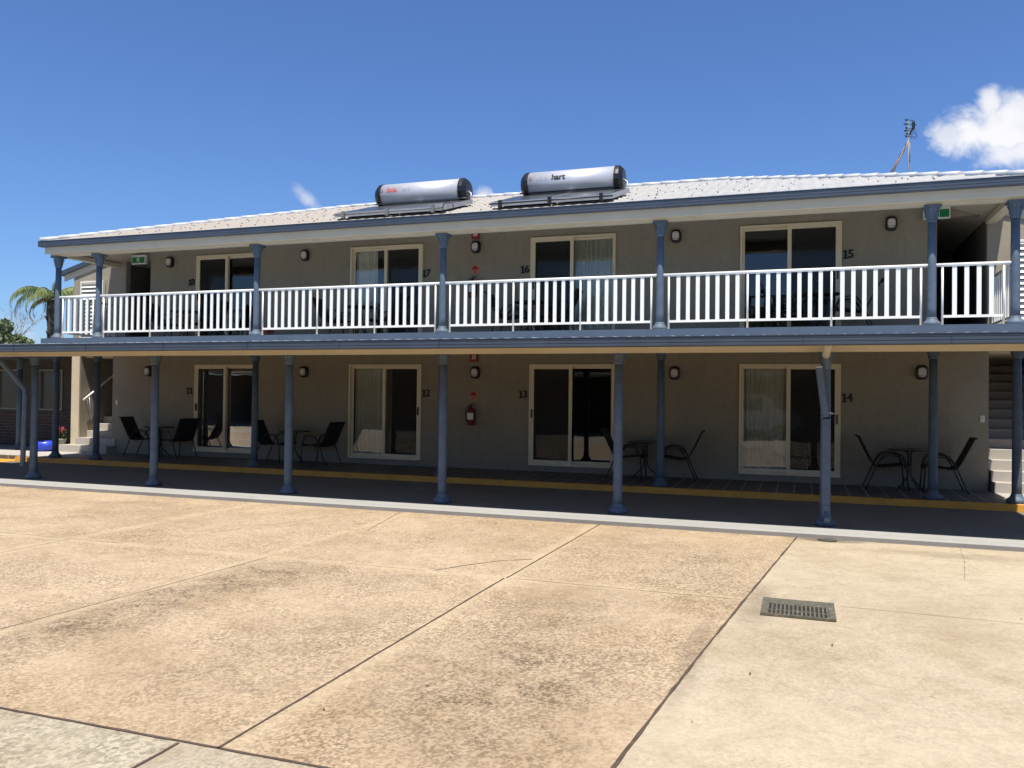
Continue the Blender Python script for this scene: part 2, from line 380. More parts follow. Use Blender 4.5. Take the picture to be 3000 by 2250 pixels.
# joints: thin uneven strips lying 4 mm above
def strip(mb, pts, w, z, jit=.25):
    L = []
    for (x0, y0), (x1, y1) in zip(pts, pts[1:]):
        n = max(2, int(math.hypot(x1-x0, y1-y0)/.12))
        for i in range(n): L.append((x0+(x1-x0)*i/n, y0+(y1-y0)*i/n))
    L.append(pts[-1]); prev = None
    for i, (x, y) in enumerate(L):
        a = L[max(0, i-1)]; b_ = L[min(len(L)-1, i+1)]
        dx, dy = b_[0]-a[0], b_[1]-a[1]; l = math.hypot(dx, dy); nx, ny = -dy/l, dx/l
        ww = w*(1+random.uniform(-jit, jit)); off = random.uniform(-.12, .12)*w
        cur = ((x+nx*(ww/2+off), y+ny*(ww/2+off), z), (x-nx*(ww/2-off), y-ny*(ww/2-off), z))
        if prev: mb.quad(prev[0], prev[1], cur[1], cur[0])
        prev = cur
g = MB(); zj = Z+.004
strip(g, [(jx(y), y) for y in (-5.3, -7, -8.9, -10.7, -12.5, -16, -20)], .019, zj, .35)
strip(g, [(2.72, -5.3), (2.65, -8.87)], .014, zj); strip(g, [(2.63, -8.9), (2.6, -12.93)], .016, zj)
strip(g, [(-30, -12.93), (jx(-12.93), -12.93)], .020, zj); strip(g, [(2.38, -12.95), (2.38, -20)], .016, zj)
tag(g.build('courtyard_joint', M['joint']), kind='structure')
g = MB()
strip(g, [(-.28, -5.3), (.1, -7.0)], .012, zj); strip(g, [(-.02, -8.9), (-.1, -10.6), (-.27, -12.9)], .010, zj)
strip(g, [(-2.75, -8.9), (-2.72, -12.9)], .010, zj); strip(g, [(-20, -8.88), (-2.0, -8.86)], .010, zj)
strip(g, [(.9, -8.86), (1.8, -8.87)], .007, zj); strip(g, [(2.72, -8.87), (4.8, -8.90)], .009, zj)
strip(g, [(5.6, -8.82), (6.5, -8.85), (12, -9.0)], .007, zj)
strip(g, [(1.88, -8.83), (2.05, -8.5), (2.3, -8.15), (2.6, -7.92)], .018, zj, .8)
strip(g, [(7.06, -5.4), (6.95, -6.3), (6.8, -7.2)], .006, zj, .8); strip(g, [(-.6, -5.5), (-1.1, -6.6), (-1.6, -7.9)], .007, zj, .8)
tag(g.build('courtyard_crack', M['jointfaint']), kind='structure')
g = MB(); rl = random.Random(77)
for _ in range(55):
    x, y = rl.uniform(-9, 8.5), rl.uniform(-13.5, -5.4); a = rl.uniform(0, 6.28); l = rl.uniform(.007, .022); z = Z+.006
    c_, s_ = cos(a)*l, sin(a)*l
    g.poly([(x-c_, y-s_, z), (x+s_*.35, y-c_*.35, z+rl.uniform(.002, .012)), (x+c_, y+s_, z+.002), (x-s_*.35, y+c_*.35, z+.006)])
for (x, y) in ((6.62, -2.0), (.2, -2.01)):
    g.poly([(x-.05, y, .006), (x, y-.03, .02), (x+.05, y, .006), (x, y+.03, .012)])
tag(g.build('fallen_leaves', paint('dry_leaf', (.06, .04, .025), .8, .4, 30)), 'small dry leaves scattered over the concrete', 'leaves', kind='stuff')
# covered driveway slab
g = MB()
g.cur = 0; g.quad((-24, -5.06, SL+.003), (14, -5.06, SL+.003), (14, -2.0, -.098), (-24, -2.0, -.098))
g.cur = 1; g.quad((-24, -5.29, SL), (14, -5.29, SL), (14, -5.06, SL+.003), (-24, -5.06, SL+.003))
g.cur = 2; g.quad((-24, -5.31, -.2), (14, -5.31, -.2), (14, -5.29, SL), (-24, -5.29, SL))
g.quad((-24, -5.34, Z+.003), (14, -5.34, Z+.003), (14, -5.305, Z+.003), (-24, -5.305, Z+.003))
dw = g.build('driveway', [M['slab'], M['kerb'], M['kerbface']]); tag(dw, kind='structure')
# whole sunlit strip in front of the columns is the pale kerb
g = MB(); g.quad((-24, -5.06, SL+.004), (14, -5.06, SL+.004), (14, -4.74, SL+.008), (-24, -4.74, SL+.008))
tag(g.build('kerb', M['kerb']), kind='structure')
# oil and tyre stains on the slab: none modelled as separate sheets, they are in the slab material
# verandah floor + yellow nosing
g = MB(); g.box(-11.9, 9.9, -1.985, .0, -.16, 0.0)
g.box(-24, -11.9, -1.7, .9, -.16, -.004); g.box(9.9, 14, -1.985, 0, -.16, 0)
tag(g.build('verandah_floor', M['tile']), kind='structure')
g = MB(); g.box(-11.9, 14, -2.035, -1.985, -.16, .002); g.box(-11.9, 14, -1.985, -1.93, -.02, .004)
tag(g.build('step_edge', M['yellow']), kind='structure')
g = MB(); g.quad((-13.6, -2.5, -.095), (-11.9, -2.5, -.095), (-11.9, -1.7, -.0935), (-13.6, -1.7, -.0935))
tag(g.build('painted_marking', M['yellow']), kind='structure')
g = MB(); g.box(-24, -10.9, -1.69, .88, -.02, .003); g.box(8.42, 14, -1.92, 0.1, -.02, .003)
tag(g.build('landing_floor', M['step']), kind='structure')

# ------------------------------------------------------------------ the motel building
B = thing('motel_building', 'long two storey motel with blue columns, white balcony railing and pale hipped roof', 'building')
XL, XR = -11.20, 8.70
def wall_open(mb, x0, x1, z0, z1, ops, y0, y1):
    xs = sorted({x0, x1, *[o[0] for o in ops], *[o[1] for o in ops]}); zs = sorted({z0, z1, *[o[2] for o in ops], *[o[3] for o in ops]})
    for zi, zj_ in zip(zs, zs[1:]):
        run = None
        for a, b_ in zip(xs, xs[1:]):
            mx_, mz = (a+b_)/2, (zi+zj_)/2
            hole = any(o[0] < mx_ < o[1] and o[2] < mz < o[3] for o in ops)
            if hole:
                if run is not None: mb.box(run, a, y0, y1, zi, zj_); run = None
            elif run is None: run = a
        if run is not None: mb.box(run, x1, y0, y1, zi, zj_)
DX = {'A': (-8.537, -6.757), 'B': (-4.293, -2.503), 'C': (-.035, 1.757), 'D': (4.175, 5.977)}
LZ = (.122, 2.213); UZ = (2.79, 4.845)
g = MB(); wall_open(g, -11.09, 8.373, -.05, 2.50, [(*DX[k], *LZ) for k in DX], 0, .16)
g.build('lower_wall', M['render'], B)
g = MB(); wall_open(g, -9.95, 7.55, 2.735, 5.46, [(*DX[k], *UZ) for k in DX], 0, .16)
g.box(-10.72, -9.95, 0, .16, 4.80, 5.46); g.box(7.55, 8.34, 0, .16, 4.82, 5.46)
g.build('upper_wall', M['render'], B)
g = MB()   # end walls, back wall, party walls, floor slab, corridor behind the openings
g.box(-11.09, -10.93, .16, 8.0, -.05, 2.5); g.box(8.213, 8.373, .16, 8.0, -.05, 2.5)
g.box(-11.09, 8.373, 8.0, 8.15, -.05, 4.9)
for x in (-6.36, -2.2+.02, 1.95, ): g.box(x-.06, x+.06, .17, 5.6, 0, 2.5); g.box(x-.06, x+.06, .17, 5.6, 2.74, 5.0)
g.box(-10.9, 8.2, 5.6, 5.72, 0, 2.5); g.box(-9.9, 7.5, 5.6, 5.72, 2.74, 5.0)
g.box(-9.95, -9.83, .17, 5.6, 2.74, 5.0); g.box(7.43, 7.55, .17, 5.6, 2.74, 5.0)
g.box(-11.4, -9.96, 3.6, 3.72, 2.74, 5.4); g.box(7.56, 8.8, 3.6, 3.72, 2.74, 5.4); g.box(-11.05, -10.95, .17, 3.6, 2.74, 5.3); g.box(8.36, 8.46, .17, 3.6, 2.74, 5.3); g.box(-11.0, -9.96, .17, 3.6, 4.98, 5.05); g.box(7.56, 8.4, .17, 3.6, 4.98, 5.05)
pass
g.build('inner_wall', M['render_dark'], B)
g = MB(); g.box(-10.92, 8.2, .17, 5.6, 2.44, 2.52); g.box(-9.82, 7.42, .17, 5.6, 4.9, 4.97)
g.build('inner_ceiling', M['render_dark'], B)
g = MB(); g.box(-10.92, 8.2, .165, 5.6, -.05, .118); g.box(-11.09, 8.373, .165, 8, 2.62, 2.78)
g.build('inner_floor', M['carpet'], B)
# deck
g = MB(); g.box(XL, XR, -1.95, -.003, 2.52, 2.60); g.box(XL, XR, -1.95, -.003, 2.60, 2.733)
g.build('balcony_deck', M['step'], B)
g = MB(); g.box(XL, XR, -1.985, -1.952, 2.50, 2.745); g.box(XL-.03, XL-.001, -1.985, 0, 2.50, 2.745); g.box(XR+.001, XR+.03, -1.985, 0, 2.5, 2.745)
g.build('deck_fascia', M['fascia_blue'], B)
g = MB(); g.box(XL, XR, -1.94, -.004, 2.485, 2.515); g.build('deck_ceiling', M['render'], B)

# columns
OX = [-8.437, -5.588, -2.787, .02, 2.79, 5.595]; OY = -4.51
UX = [-10.985, -9.775, -5.51, -1.245, 2.932, 7.233, 8.393]; UY = -1.754
def col_meshes(h, tag_):
    s = MB(); s.lathe([(.071, .10), (.069, .3), (.066, h*.5), (.061, h-.26)], 20); 
    shaft = s
    b_ = MB()
    b_.lathe([(.142, 0), (.142, .055), (.128, .068), (.104, .085), (.092, .105), (.084, .115), (.084, .135), (.074, .145)], 8, cap=True)
    c_ = MB()
    c_.lathe([(.062, h-.27), (.074, h-.262), (.078, h-.245), (.074, h-.23), (.074, h-.20), (.080, h-.17), (.084, h-.12), (.090, h-.09), (.105, h-.062), (.112, h-.045)], 16)
    c_.box(-.122, .122, -.122, .122, h-.042, h)
    for k in range(8):     # acanthus style ribs round the bell
        an = k*pi/4; c_.tube([(cos(an)*.076, sin(an)*.076, h-.215), (cos(an)*.088, sin(an)*.088, h-.13), (cos(an)*.112, sin(an)*.112, h-.075), (cos(an)*.12, sin(an)*.12, h-.09)], .010, 5)
    return shaft, b_, c_
def mk_col(h, first_loc, name='column'):
    a, b_, c_ = col_meshes(h, '')
    o = a.build(name, M['blue'], B, loc=first_loc)
    b_.build('column_base', M['blue'], o); c_.build('capital', M['blue'], o, bevel=.004)
    return o
def cp_col(src, loc):
    c = copy_tree(src, B); c.location = loc; return c
hO = 2.30+.118
co = mk_col(hO, (OX[0], OY, -.118))
for x in OX[1:]: cp_col(co, (x, OY, -.118))
cp_col(co, (OX[5]+2.8, OY, -.118)); cp_col(co, (OX[0]-2.8, OY, -.118))
ci = mk_col(2.49, (UX[0], UY, 0))
for i, x in enumerate(UX[1:]): cp_col(ci, (x+(.03 if i > 2 else 0), UY, 0))
cu = mk_col(4.657-2.735, (UX[0], UY, 2.735))
for x in UX[1:]: cp_col(cu, (x, UY, 2.735))

# railing
def railing(x0, x1, posts, nb):
    t = MB(); t.tube([(x0, 0, 0), (x1, 0, 0)], .029, 12); top = t.build('handrail', M['white'], RL, loc=(0, UY-.005, 3.705))
    return top
def span(xa, xb, nb):   # one bay: posts at both ends, panels of flat balusters between
    R_ = bpy.data.objects.new('railing', None); C.objects.link(R_); R_.parent = B
    t = MB(); t.tube([(xa, UY, 3.708), (xb, UY, 3.708)], .0275, 12); t.build('handrail', M['white'], R_)
    n = len(nb); ia, ib = xa+.095, xb-.095; L = (ib-ia)/n
    pxs = [ia+i*L for i in range(n+1)]
    pm = MB(); pm.tube([(0, 0, 2.738), (0, 0, 3.70)], .0175, 12); pm.lathe([(.03, 2.736), (.03, 2.746), (.02, 2.75)], 12)
    post = None
    for x in pxs:
        if post is None: post = pm.build('post', M['white'], R_, loc=(x, UY, 0))
        else: inst(post, R_, (x, UY, 0))
    bm_ = MB()
    for a, b_ in zip(pxs, pxs[1:]): bm_.box(a+.012, b_-.012, UY-.016, UY+.016, 2.872, 2.912)
    bm_.build('bottom_rail', M['white'], R_)
    q = MB(); q.box(-.0325, .0325, -.009, .009, 2.905, 3.69); bal = None
    for i, k in enumerate(nb):
        for j in range(k):
            x = pxs[i] + L*(j+1)/(k+1)
            if bal is None: bal = q.build('baluster', M['white'], R_, loc=(x, UY, 0))
            else: inst(bal, R_, (x, UY, 0))
    return R_
r_ = .058
for a, b_ in zip(UX[1:5], UX[2:6]): span(a+r_, b_-r_, [7, 7, 7])
span(UX[0]+r_, UX[1]-r_, [4]); span(UX[5]+r_, UX[6]-r_, [4])
for x in (UX[0]-.02, UX[6]+.02):   # returns at the two ends
    R_ = bpy.data.objects.new('railing', None); C.objects.link(R_); R_.parent = B
    t = MB(); t.tube([(x, UY+r_, 3.708), (x, -.01, 3.708)], .0275, 12); t.build('handrail', M['white'], R_)
    t = MB(); t.box(x-.016, x+.016, UY+.1, -.06, 2.872, 2.912); t.build('bottom_rail', M['white'], R_)
    t = MB(); t.tube([(x, UY+.12, 2.738), (x, UY+.12, 3.70)], .0175); t.tube([(x, -.06, 2.738), (x, -.06, 3.70)], .0175); t.build('post', M['white'], R_)
    t = MB()
    for k in range(9): yy = UY+.12+(k+1)*.157; t.box(x-.009, x+.009, yy-.0325, yy+.0325, 2.905, 3.69)
    tag(t.build('baluster', M['white'], R_), kind='stuff')

# beams, fascias, gutters
g = MB(); g.box(-11.13, 8.53, -1.86, -1.66, 4.657, 4.82); g.box(-11.07, -10.9, -1.66, 0, 4.657, 4.76); g.box(8.31, 8.47, -1.66, 0, 4.657, 4.76)
g.build('upper_beam', M['cream'], B, bevel=.004)
g = MB(); g.box(-11.09, 8.49, -2.043, -2.013, 4.672, 4.94); g.box(-11.09, -11.06, -2.013, 7.9, 4.70, 4.95); g.box(8.46, 8.49, -2.013, 7.9, 4.672, 4.94)
g.box(-11.06, 8.46, -2.013, -1.86, 4.70, 4.72)
g.build('upper_fascia', M['cream'], B, bevel=.003)
def gutter_prof(y, z0, z1, d, s=-1):
    # ribbed quad gutter seen from the front; y is the back edge
    f = y + s*d; h = z1-z0
    return [(y, z0), (f+.012, z0), (f, z0+.012), (f, z0+h*.30), (f+.006, z0+h*.33), (f+.006, z0+h*.37), (f, z0+h*.40), (f, z0+h*.62), (f+.006, z0+h*.65), (f+.006, z0+h*.69), (f, z0+h*.72), (f, z1-.012), (f-.008, z1-.008), (f-.008, z1), (f+.012, z1), (f+.012, z1-.02), (y, z1-.03)]
g = MB(); g.prism(gutter_prof(-2.045, 4.823, 4.952, .115), -11.17, 8.60)
g.build('upper_gutter', M['gutter'], B)
g = MB(); g.prism([(-p, q) if False else (p, q) for p, q in [(-11.17, 4.823), (-11.09, 4.823), (-11.09, 4.94), (-11.17, 4.952)]], -1.98, 8.0, 'y')
g.prism([(8.49, 4.823), (8.60, 4.823), (8.60, 4.952), (8.49, 4.94)], -1.98, 8.0, 'y')
g.build('end_gutter', M['gutter'], B)
# raked soffit under the eaves
g = MB(); e = 4.745; h = 4.745+2.0*.331
A_, B__ = (-11.06, -1.95, e), (8.46, -1.95, e); D_, C_ = (-9.06, .05, h), (6.46, .05, h)
g.quad(A_, B__, C_, D_); g.quad(A_, D_, (-9.06, 3.5, h), (-11.06, 3.5, e)); g.quad(B__, (8.46, 3.5, e), (6.46, 3.5, h), C_)
g.build('soffit', M['cream'], B)
g = MB()
for (sx_, x0, x1) in ((1, -11.0, -9.9), (-1, 8.4, 7.3)):   # hip battens
    g.tube([(x0, -1.86, e+.01), (x1, -.75, e+.35)], .03, 4)
g.build('hip_batten', M['cream'], B)

# main roof: pressed tile profile with steps every course
def roof_field(mb, n_rows=14):
    EX0, EX1, EY = -11.14, 8.56, -2.13; depth = 5.09; step = depth/n_rows; rise = .308
    zb = 4.945
    def zz(t): return zb + t*rise
    # front slope
    px = .2; nx = int((EX1-EX0)/px*6)
    rows = []
    for r in range(n_rows):
        for e_, lift, wa in ((0, .030 if r else .012, 1.25), (1, .004, .8)):
            t = (r+e_)*step
            row = []
            for i in range(nx+1):
                x = EX0 + (EX1-EX0)*i/nx
                ph = (x/px) % 1.0
                w = .013*(1-abs(ph*2-1)**.8)*(.25 if r == 0 and e_ == 0 else 1) + .003*sin(ph*2*pi + r*2.1)
                xx = min(max(x, EX0+t), EX1-t)
                row.append((xx, EY+t, zz(t)+w*wa+lift))
            rows.append(row)
    base = len(mb.v)
    for row in rows: mb.v += row
    W = nx+1; mb.smooth = True
    for r in range(len(rows)-1):
        for i in range(nx):
            a = base+r*W+i
            if abs(mb.v[a][0]-mb.v[a+1][0]) < 1e-6 and abs(mb.v[a+W][0]-mb.v[a+W+1][0]) < 1e-6: continue
            mb.face((a, a+1, a+W+1, a+W))
    mb.smooth = False
    t = depth
    R0, R1 = (EX0+t, EY+t, zz(t)), (EX1-t, EY+t, zz(t))
    mb.poly([(EX0, EY, zz(0)), R0, (EX0, EY+2*t, zz(0))]); mb.poly([(EX1, EY, zz(0)), (EX1, EY+2*t, zz(0)), R1])
    mb.quad(R0, R1, (EX1, EY+2*t, zz(0)), (EX0, EY+2*t, zz(0)))
    return R0, R1, (EX0, EY, zz(0)), (EX1, EY, zz(0)), (EX0, EY+2*t, zz(0)), (EX1, EY+2*t, zz(0))
g = MB(); R0, R1, E0, E1, E2, E3 = roof_field(g); g.cur = 1
for r in range(1, 14):      # dimpled fixings along the courses
    t = r*5.09/14; y = -2.13+t-.05; z = 4.945+(t-.05)*.308+.034
    x = -11.0+t+random.uniform(0, .4)
    while x < 8.4-t:
        yy = y + random.choice((0, 0, .12)); zz2 = z + (yy-y)*.308 - (0 if yy == y else .012)
        k = random.uniform(.008, .015); g.box(x-k, x+k, yy-.012, yy+.012, zz2-.012, zz2+.006); x += random.choice((.2, .4, .4, .6, .8)) + random.uniform(-.06, .06)
roof = g.build('roof', [M['rooftile'], paint('fixing_grey', (.22, .22, .23), .6)], B)
g = MB()
def capline(mb, a, b_, n):
    a = Vector(a); b_ = Vector(b_)
    for i in range(n):
        p = a.lerp(b_, i/n); q = a.lerp(b_, (i+1.04)/n)
        mb.tube([p+Vector((0, 0, .035)), q+Vector((0, 0, .028))], [.062, .052], 8)
capline(g, R0, R1, 22); capline(g, E0, R0, 18); capline(g, E1, R1, 18)
g.build('ridge_cap', M['ridge'], roof)
# wire loop left on the eave
g = MB(); g.tube([(-1.06+.11*cos(a), -1.98, 5.0+.12+.1*sin(a)) for a in [x*pi/10 for x in range(-3, 13)]], .008, 6)
tag(g.build('cable_loop', M['chairmetal']), 'small dark cable loop standing up on the roof edge between the two water heaters', 'cable')

# lower skillion roof over the driveway
g = MB()
LB0, LB1 = -24, 14
g.box(LB0, LB1, -4.66, -4.52, 2.192, 2.315); g.build('lower_beam', M['tan'], B, bevel=.003)
g = MB(); g.box(LB0, LB1, -5.50, -5.472, 2.22, 2.32); g.box(LB0, LB1, -5.472, -4.665, 2.300, 2.312); g.build('lower_fascia', M['cream'], B)
g = MB(); g.prism(gutter_prof(-5.502, 2.221, 2.352, .115), LB0, LB1); g.cur = 1
for x in [-10.9+1.62*k for k in range(14)]: g.box(x, x+.006, -5.623, -5.61, 2.225, 2.345)
g.build('lower_gutter', [M['gutter'], paint('gutter_seam', (.02, .03, .055), .5)], B)
g = MB()     # ribbed sheet, ends standing just proud of the gutter
def sheet(mb, xa, xb, ya, yb, za, zb):
    x = xa; pts = []
    while x < xb:
        for dx, dz in ((0, 0), (.045, 0), (.06, .022), (.085, .022), (.10, 0), (.145, 0)):
            pts.append((min(x+dx, xb), dz+random.uniform(-.002, .002)))
        x += .19
    n = len(mb.v)
    for (y, z) in ((ya, za), (yb, zb)):
        for (px_, dz) in pts: mb.v.append((px_, y, z+dz))
    k = len(pts)
    for i in range(k-1): mb.face((n+i, n+i+1, n+k+i+1, n+k+i))
    n = len(mb.v)
    for (px_, dz) in pts: mb.v.append((px_, ya, za+dz))
    for (px_, dz) in pts: mb.v.append((px_, ya, za+dz-.004))
    for i in range(k-1): mb.face((n+i, n+i+1, n+k+i+1, n+k+i))
sheet(g, XL, XR, -5.56, -1.965, 2.340, 2.53); sheet(g, LB0, XL, -5.56, -3.3, 2.340, 2.44); sheet(g, XR, 9.5, -5.56, -3.3, 2.340, 2.44); sheet(g, 9.5, LB1, -5.56, -1.965, 2.340, 2.53)  # last sheet is out of view, added to shade the right stair
lr = g.build('lower_roof', M['sheet'], B)
so = lr.modifiers.new('thick', 'SOLIDIFY'); so.thickness = .003
# downpipes
g = MB(); g.cur = 1
g.tube([(5.592, -5.52, 2.25), (5.590, -5.1, 2.19), (5.588, -4.78, 2.14)], .05, 12)
g.cur = 0
g.tube([(5.588, -4.80, 2.16), (5.588, -4.74, 2.09), (5.588, -4.68, 1.97)], .055, 14)
g.box(5.532, 5.648, -4.675, -4.575, 1.30, 2.10); g.box(5.549, 5.652, -4.675, -4.578, .02, 1.42); g.box(5.543, 5.658, -4.683, -4.574, 1.36, 1.40)
g.box(5.560, 5.645, -4.69, -4.60, .10, .17); g.tube([(5.605, -4.63, .10), (5.61, -4.66, .03), (5.615, -4.74, -.02)], .045, 12)
d1 = g.build('downpipe', [M['blue'], M['cream']], B, bevel=.006)
g = MB(); g.tube([(5.588, -4.70, 1.33), (5.55, -4.73, 1.62), (5.505, -4.78, 1.98)], .048, 16, caps=False)
g.tube([(5.588, -4.70, 1.33), (5.55, -4.73, 1.62), (5.505, -4.78, 1.98)], .040, 16, caps=False)
s2 = g.build('open_pipe', M['blue'], d1)
g = MB(); g.tube([(5.505+.044*cos(a)*.99, -4.78+.044*sin(a), 1.982+.005*cos(a)) for a in [k*pi/10 for k in range(20)]], .005, 6, closed=True)
g.build('pipe_rim', M['white'], s2)
g = MB(); g.box(5.545, 5.56, -4.70, -4.56, 1.38, 1.39); g.box(5.53, 5.66, -4.70, -4.695, 1.375, 1.395); g.box(5.66, 5.69, -4.70, -4.695, 1.37, 1.385)
g.build('pipe_bracket', M['galv'], d1)
g = MB(); g.cur = 1; g.tube([(-9.02, -5.53, 2.24), (-8.98, -5.2, 2.19), (-8.93, -4.95, 2.13)], .05, 12)
g.cur = 0; g.tube([(-8.94, -4.97, 2.15), (-8.88, -4.85, 2.07), (-8.56, -4.63, 1.58), (-8.55, -4.62, 1.45), (-8.56, -4.62, .9), (-8.57, -4.63, .12)], .046, 14)
g.build('downpipe', [M['blue'], M['cream']], B)

# ------------------------------------------------------------------ sliding doors
def curtain_mesh(x0, x1, y, z0, z1, seed, amp=.03):
    rnd = random.Random(seed); mb = MB(); mb.smooth = True
    n = int((x1-x0)/.008); ph = 0; pts = []
    for i in range(n+1):
        ph += rnd.uniform(.35, .85) * (.8+.4*sin(i*.05))
        pts.append((x0+(x1-x0)*i/n, sin(ph)*amp))
    zs = [z0, z0+(z1-z0)*.5, z1-.12, z1]; k = len(pts)
    for j, z in enumerate(zs):
        for i, (x, dy) in enumerate(pts): mb.v.append((x+.004*sin(j*2+i*.1), y+dy*(1.1, 1, .8, .5)[j], z + (.006*sin(i*.35) if j == 0 else 0)))
    for j in range(3):
        for i in range(k-1): a = j*k+i; mb.face((a, a+1, a+k+1, a+k))
    return mb
def lattice(mb, x0, x1, z0, z1, y, px=.062, pz=.10, w=.007):
    """crossing diagonal bars of a diamond grille, clipped to the rectangle"""
    s = pz/px
    for sg in (1, -1):
        c = -(z1-z0) - (x1-x0)*s
        lim = (z1-z0) + (x1-x0)*s
        while c < lim:
            # line z = z0 + c + sg*s*(x-x0)   (sg=-1: starts from high c)
            pts = []
            for x in (x0, x1):
                z = z0 + c + sg*s*(x-x0)
                if z0 <= z <= z1: pts.append((x, z))
            for z in (z0, z1):
                x = x0 + (z-z0-c)/(sg*s)
                if x0 < x < x1: pts.append((x, z))
            if len(pts) >= 2:
                (xa, za), (xb, zb) = pts[0], pts[1]
                l = math.hypot(xb-xa, zb-za)
                if l > .02:
                    nx, nz = -(zb-za)/l*w/2, (xb-xa)/l*w/2; yy = y + (.001 if sg > 0 else -.001)
                    mb.quad((xa+nx, yy, za+nz), (xb+nx, yy, zb+nz), (xb-nx, yy, zb-nz), (xa-nx, yy, za-nz))
            c += pz*2
m, nt, b, o = new_mat('fly_screen'); nt.nodes.remove(b)
tr = nd(nt, 'ShaderNodeBsdfTransparent'); df = nd(nt, 'ShaderNodeBsdfDiffuse'); df.inputs[0].default_value = (.012, .012, .013, 1)
mx = nd(nt, 'ShaderNodeMixShader'); mx.inputs[0].default_value = .45
nt.links.new(tr.outputs[0], mx.inputs[1]); nt.links.new(df.outputs[0], mx.inputs[2]); nt.links.new(mx.outputs[0], o.inputs[0]); M['fly'] = m

def door(key, z0, z1, screen_left, curtain, seed):
    x0, x1 = DX[key]; mid = (x0+x1)/2 + (-.02 if screen_left else .0)
    P = bpy.data.objects.new('sliding_door', None); C.objects.link(P); P.parent = B
    g = MB()   # outer frame
    g.box(x0, x0+.035, -.045, .11, z0, z1); g.box(x1-.035, x1, -.045, .11, z0, z1)
    g.box(x0+.035, x1-.035, -.043, .11, z1-.045, z1); g.box(x0+.035, x1-.035, -.055, .11, z0, z0+.05)
    g.box(x0+.035, x1-.035, -.070, -.055, z0+.004, z0+.022)
    g.build('door_frame', M['frame'], P, bevel=.003)
    if screen_left: sa, sb, fa, fb = x0+.03, mid+.045, mid-.02, x1-.035
    else: sa, sb, fa, fb = mid-.045, x1-.03, x0+.035, mid+.02
    # fixed glazed leaf
    g = MB(); st = .045
    g.box(fa, fa+st, .045, .075, z0+.05, z1-.045); g.box(fb-st, fb, .045, .075, z0+.05, z1-.045)
    g.box(fa+st, fb-st, .046, .074, z1-.09, z1-.045); g.box(fa+st, fb-st, .046, .074, z0+.05, z0+.11)
    g.build('glazed_leaf', M['frame'], P, bevel=.002)
    g = MB(); g.quad((x0+.04, .06, z0+.06), (x1-.04, .06, z0+.06), (x1-.04, .06, z1-.05), (x0+.04, .06, z1-.05))
    g.build('glass', M['glass'], P)
    # security screen leaf in front
    g = MB(); w = .072
    g.box(sa, sa+w, -.035, -.008, z0+.035, z1-.03); g.box(sb-w, sb, -.035, -.008, z0+.035, z1-.03)
    g.box(sa+w, sb-w, -.034, -.009, z1-.03-w, z1-.03); g.box(sa+w, sb-w, -.034, -.009, z0+.035, z0+.035+w*1.15)
    g.build('screen_frame', M['frame'], P, bevel=.003)
    g = MB(); g.cur = 0; lattice(g, sa+w, sb-w, z0+.035+w, z1-.03-w, -.022, .030, .044, .0048)
    g.cur = 1; g.quad((sa+w, -.012, z0+.1), (sb-w, -.012, z0+.1), (sb-w, -.012, z1-.09), (sa+w, -.012, z1-.09))
    g.build('security_screen', [M['mesh_grille'], M['fly']], P)
    g = MB(); hx = sa+w/2 if screen_left else sb-w/2
    g.box(hx-.014, hx+.014, -.055, -.033, z0+.98, z0+1.16); g.box(hx-.009, hx+.009, -.075, -.055, z0+1.0, z0+1.14)
    g.build('door_handle', M['black'], P, bevel=.003)
    if curtain:
        a, b_ = curtain
        curtain_mesh(a, b_, .17, z0+.075, z1-.03, seed).build('curtain', M['curtain'], P)
    return P
door('D', *LZ, False, (4.24, 5.10), 1); door('C', *LZ, True, None, 2)
door('B', *LZ, False, (-4.25, -3.33), 3); door('A', *LZ, True, None, 4)
door('D', *UZ, False, None, 5); door('C', *UZ, True, (.80, 1.72), 6)
door('B', *UZ, False, (-4.25, -3.72), 7); door('A', *UZ, True, None, 8)

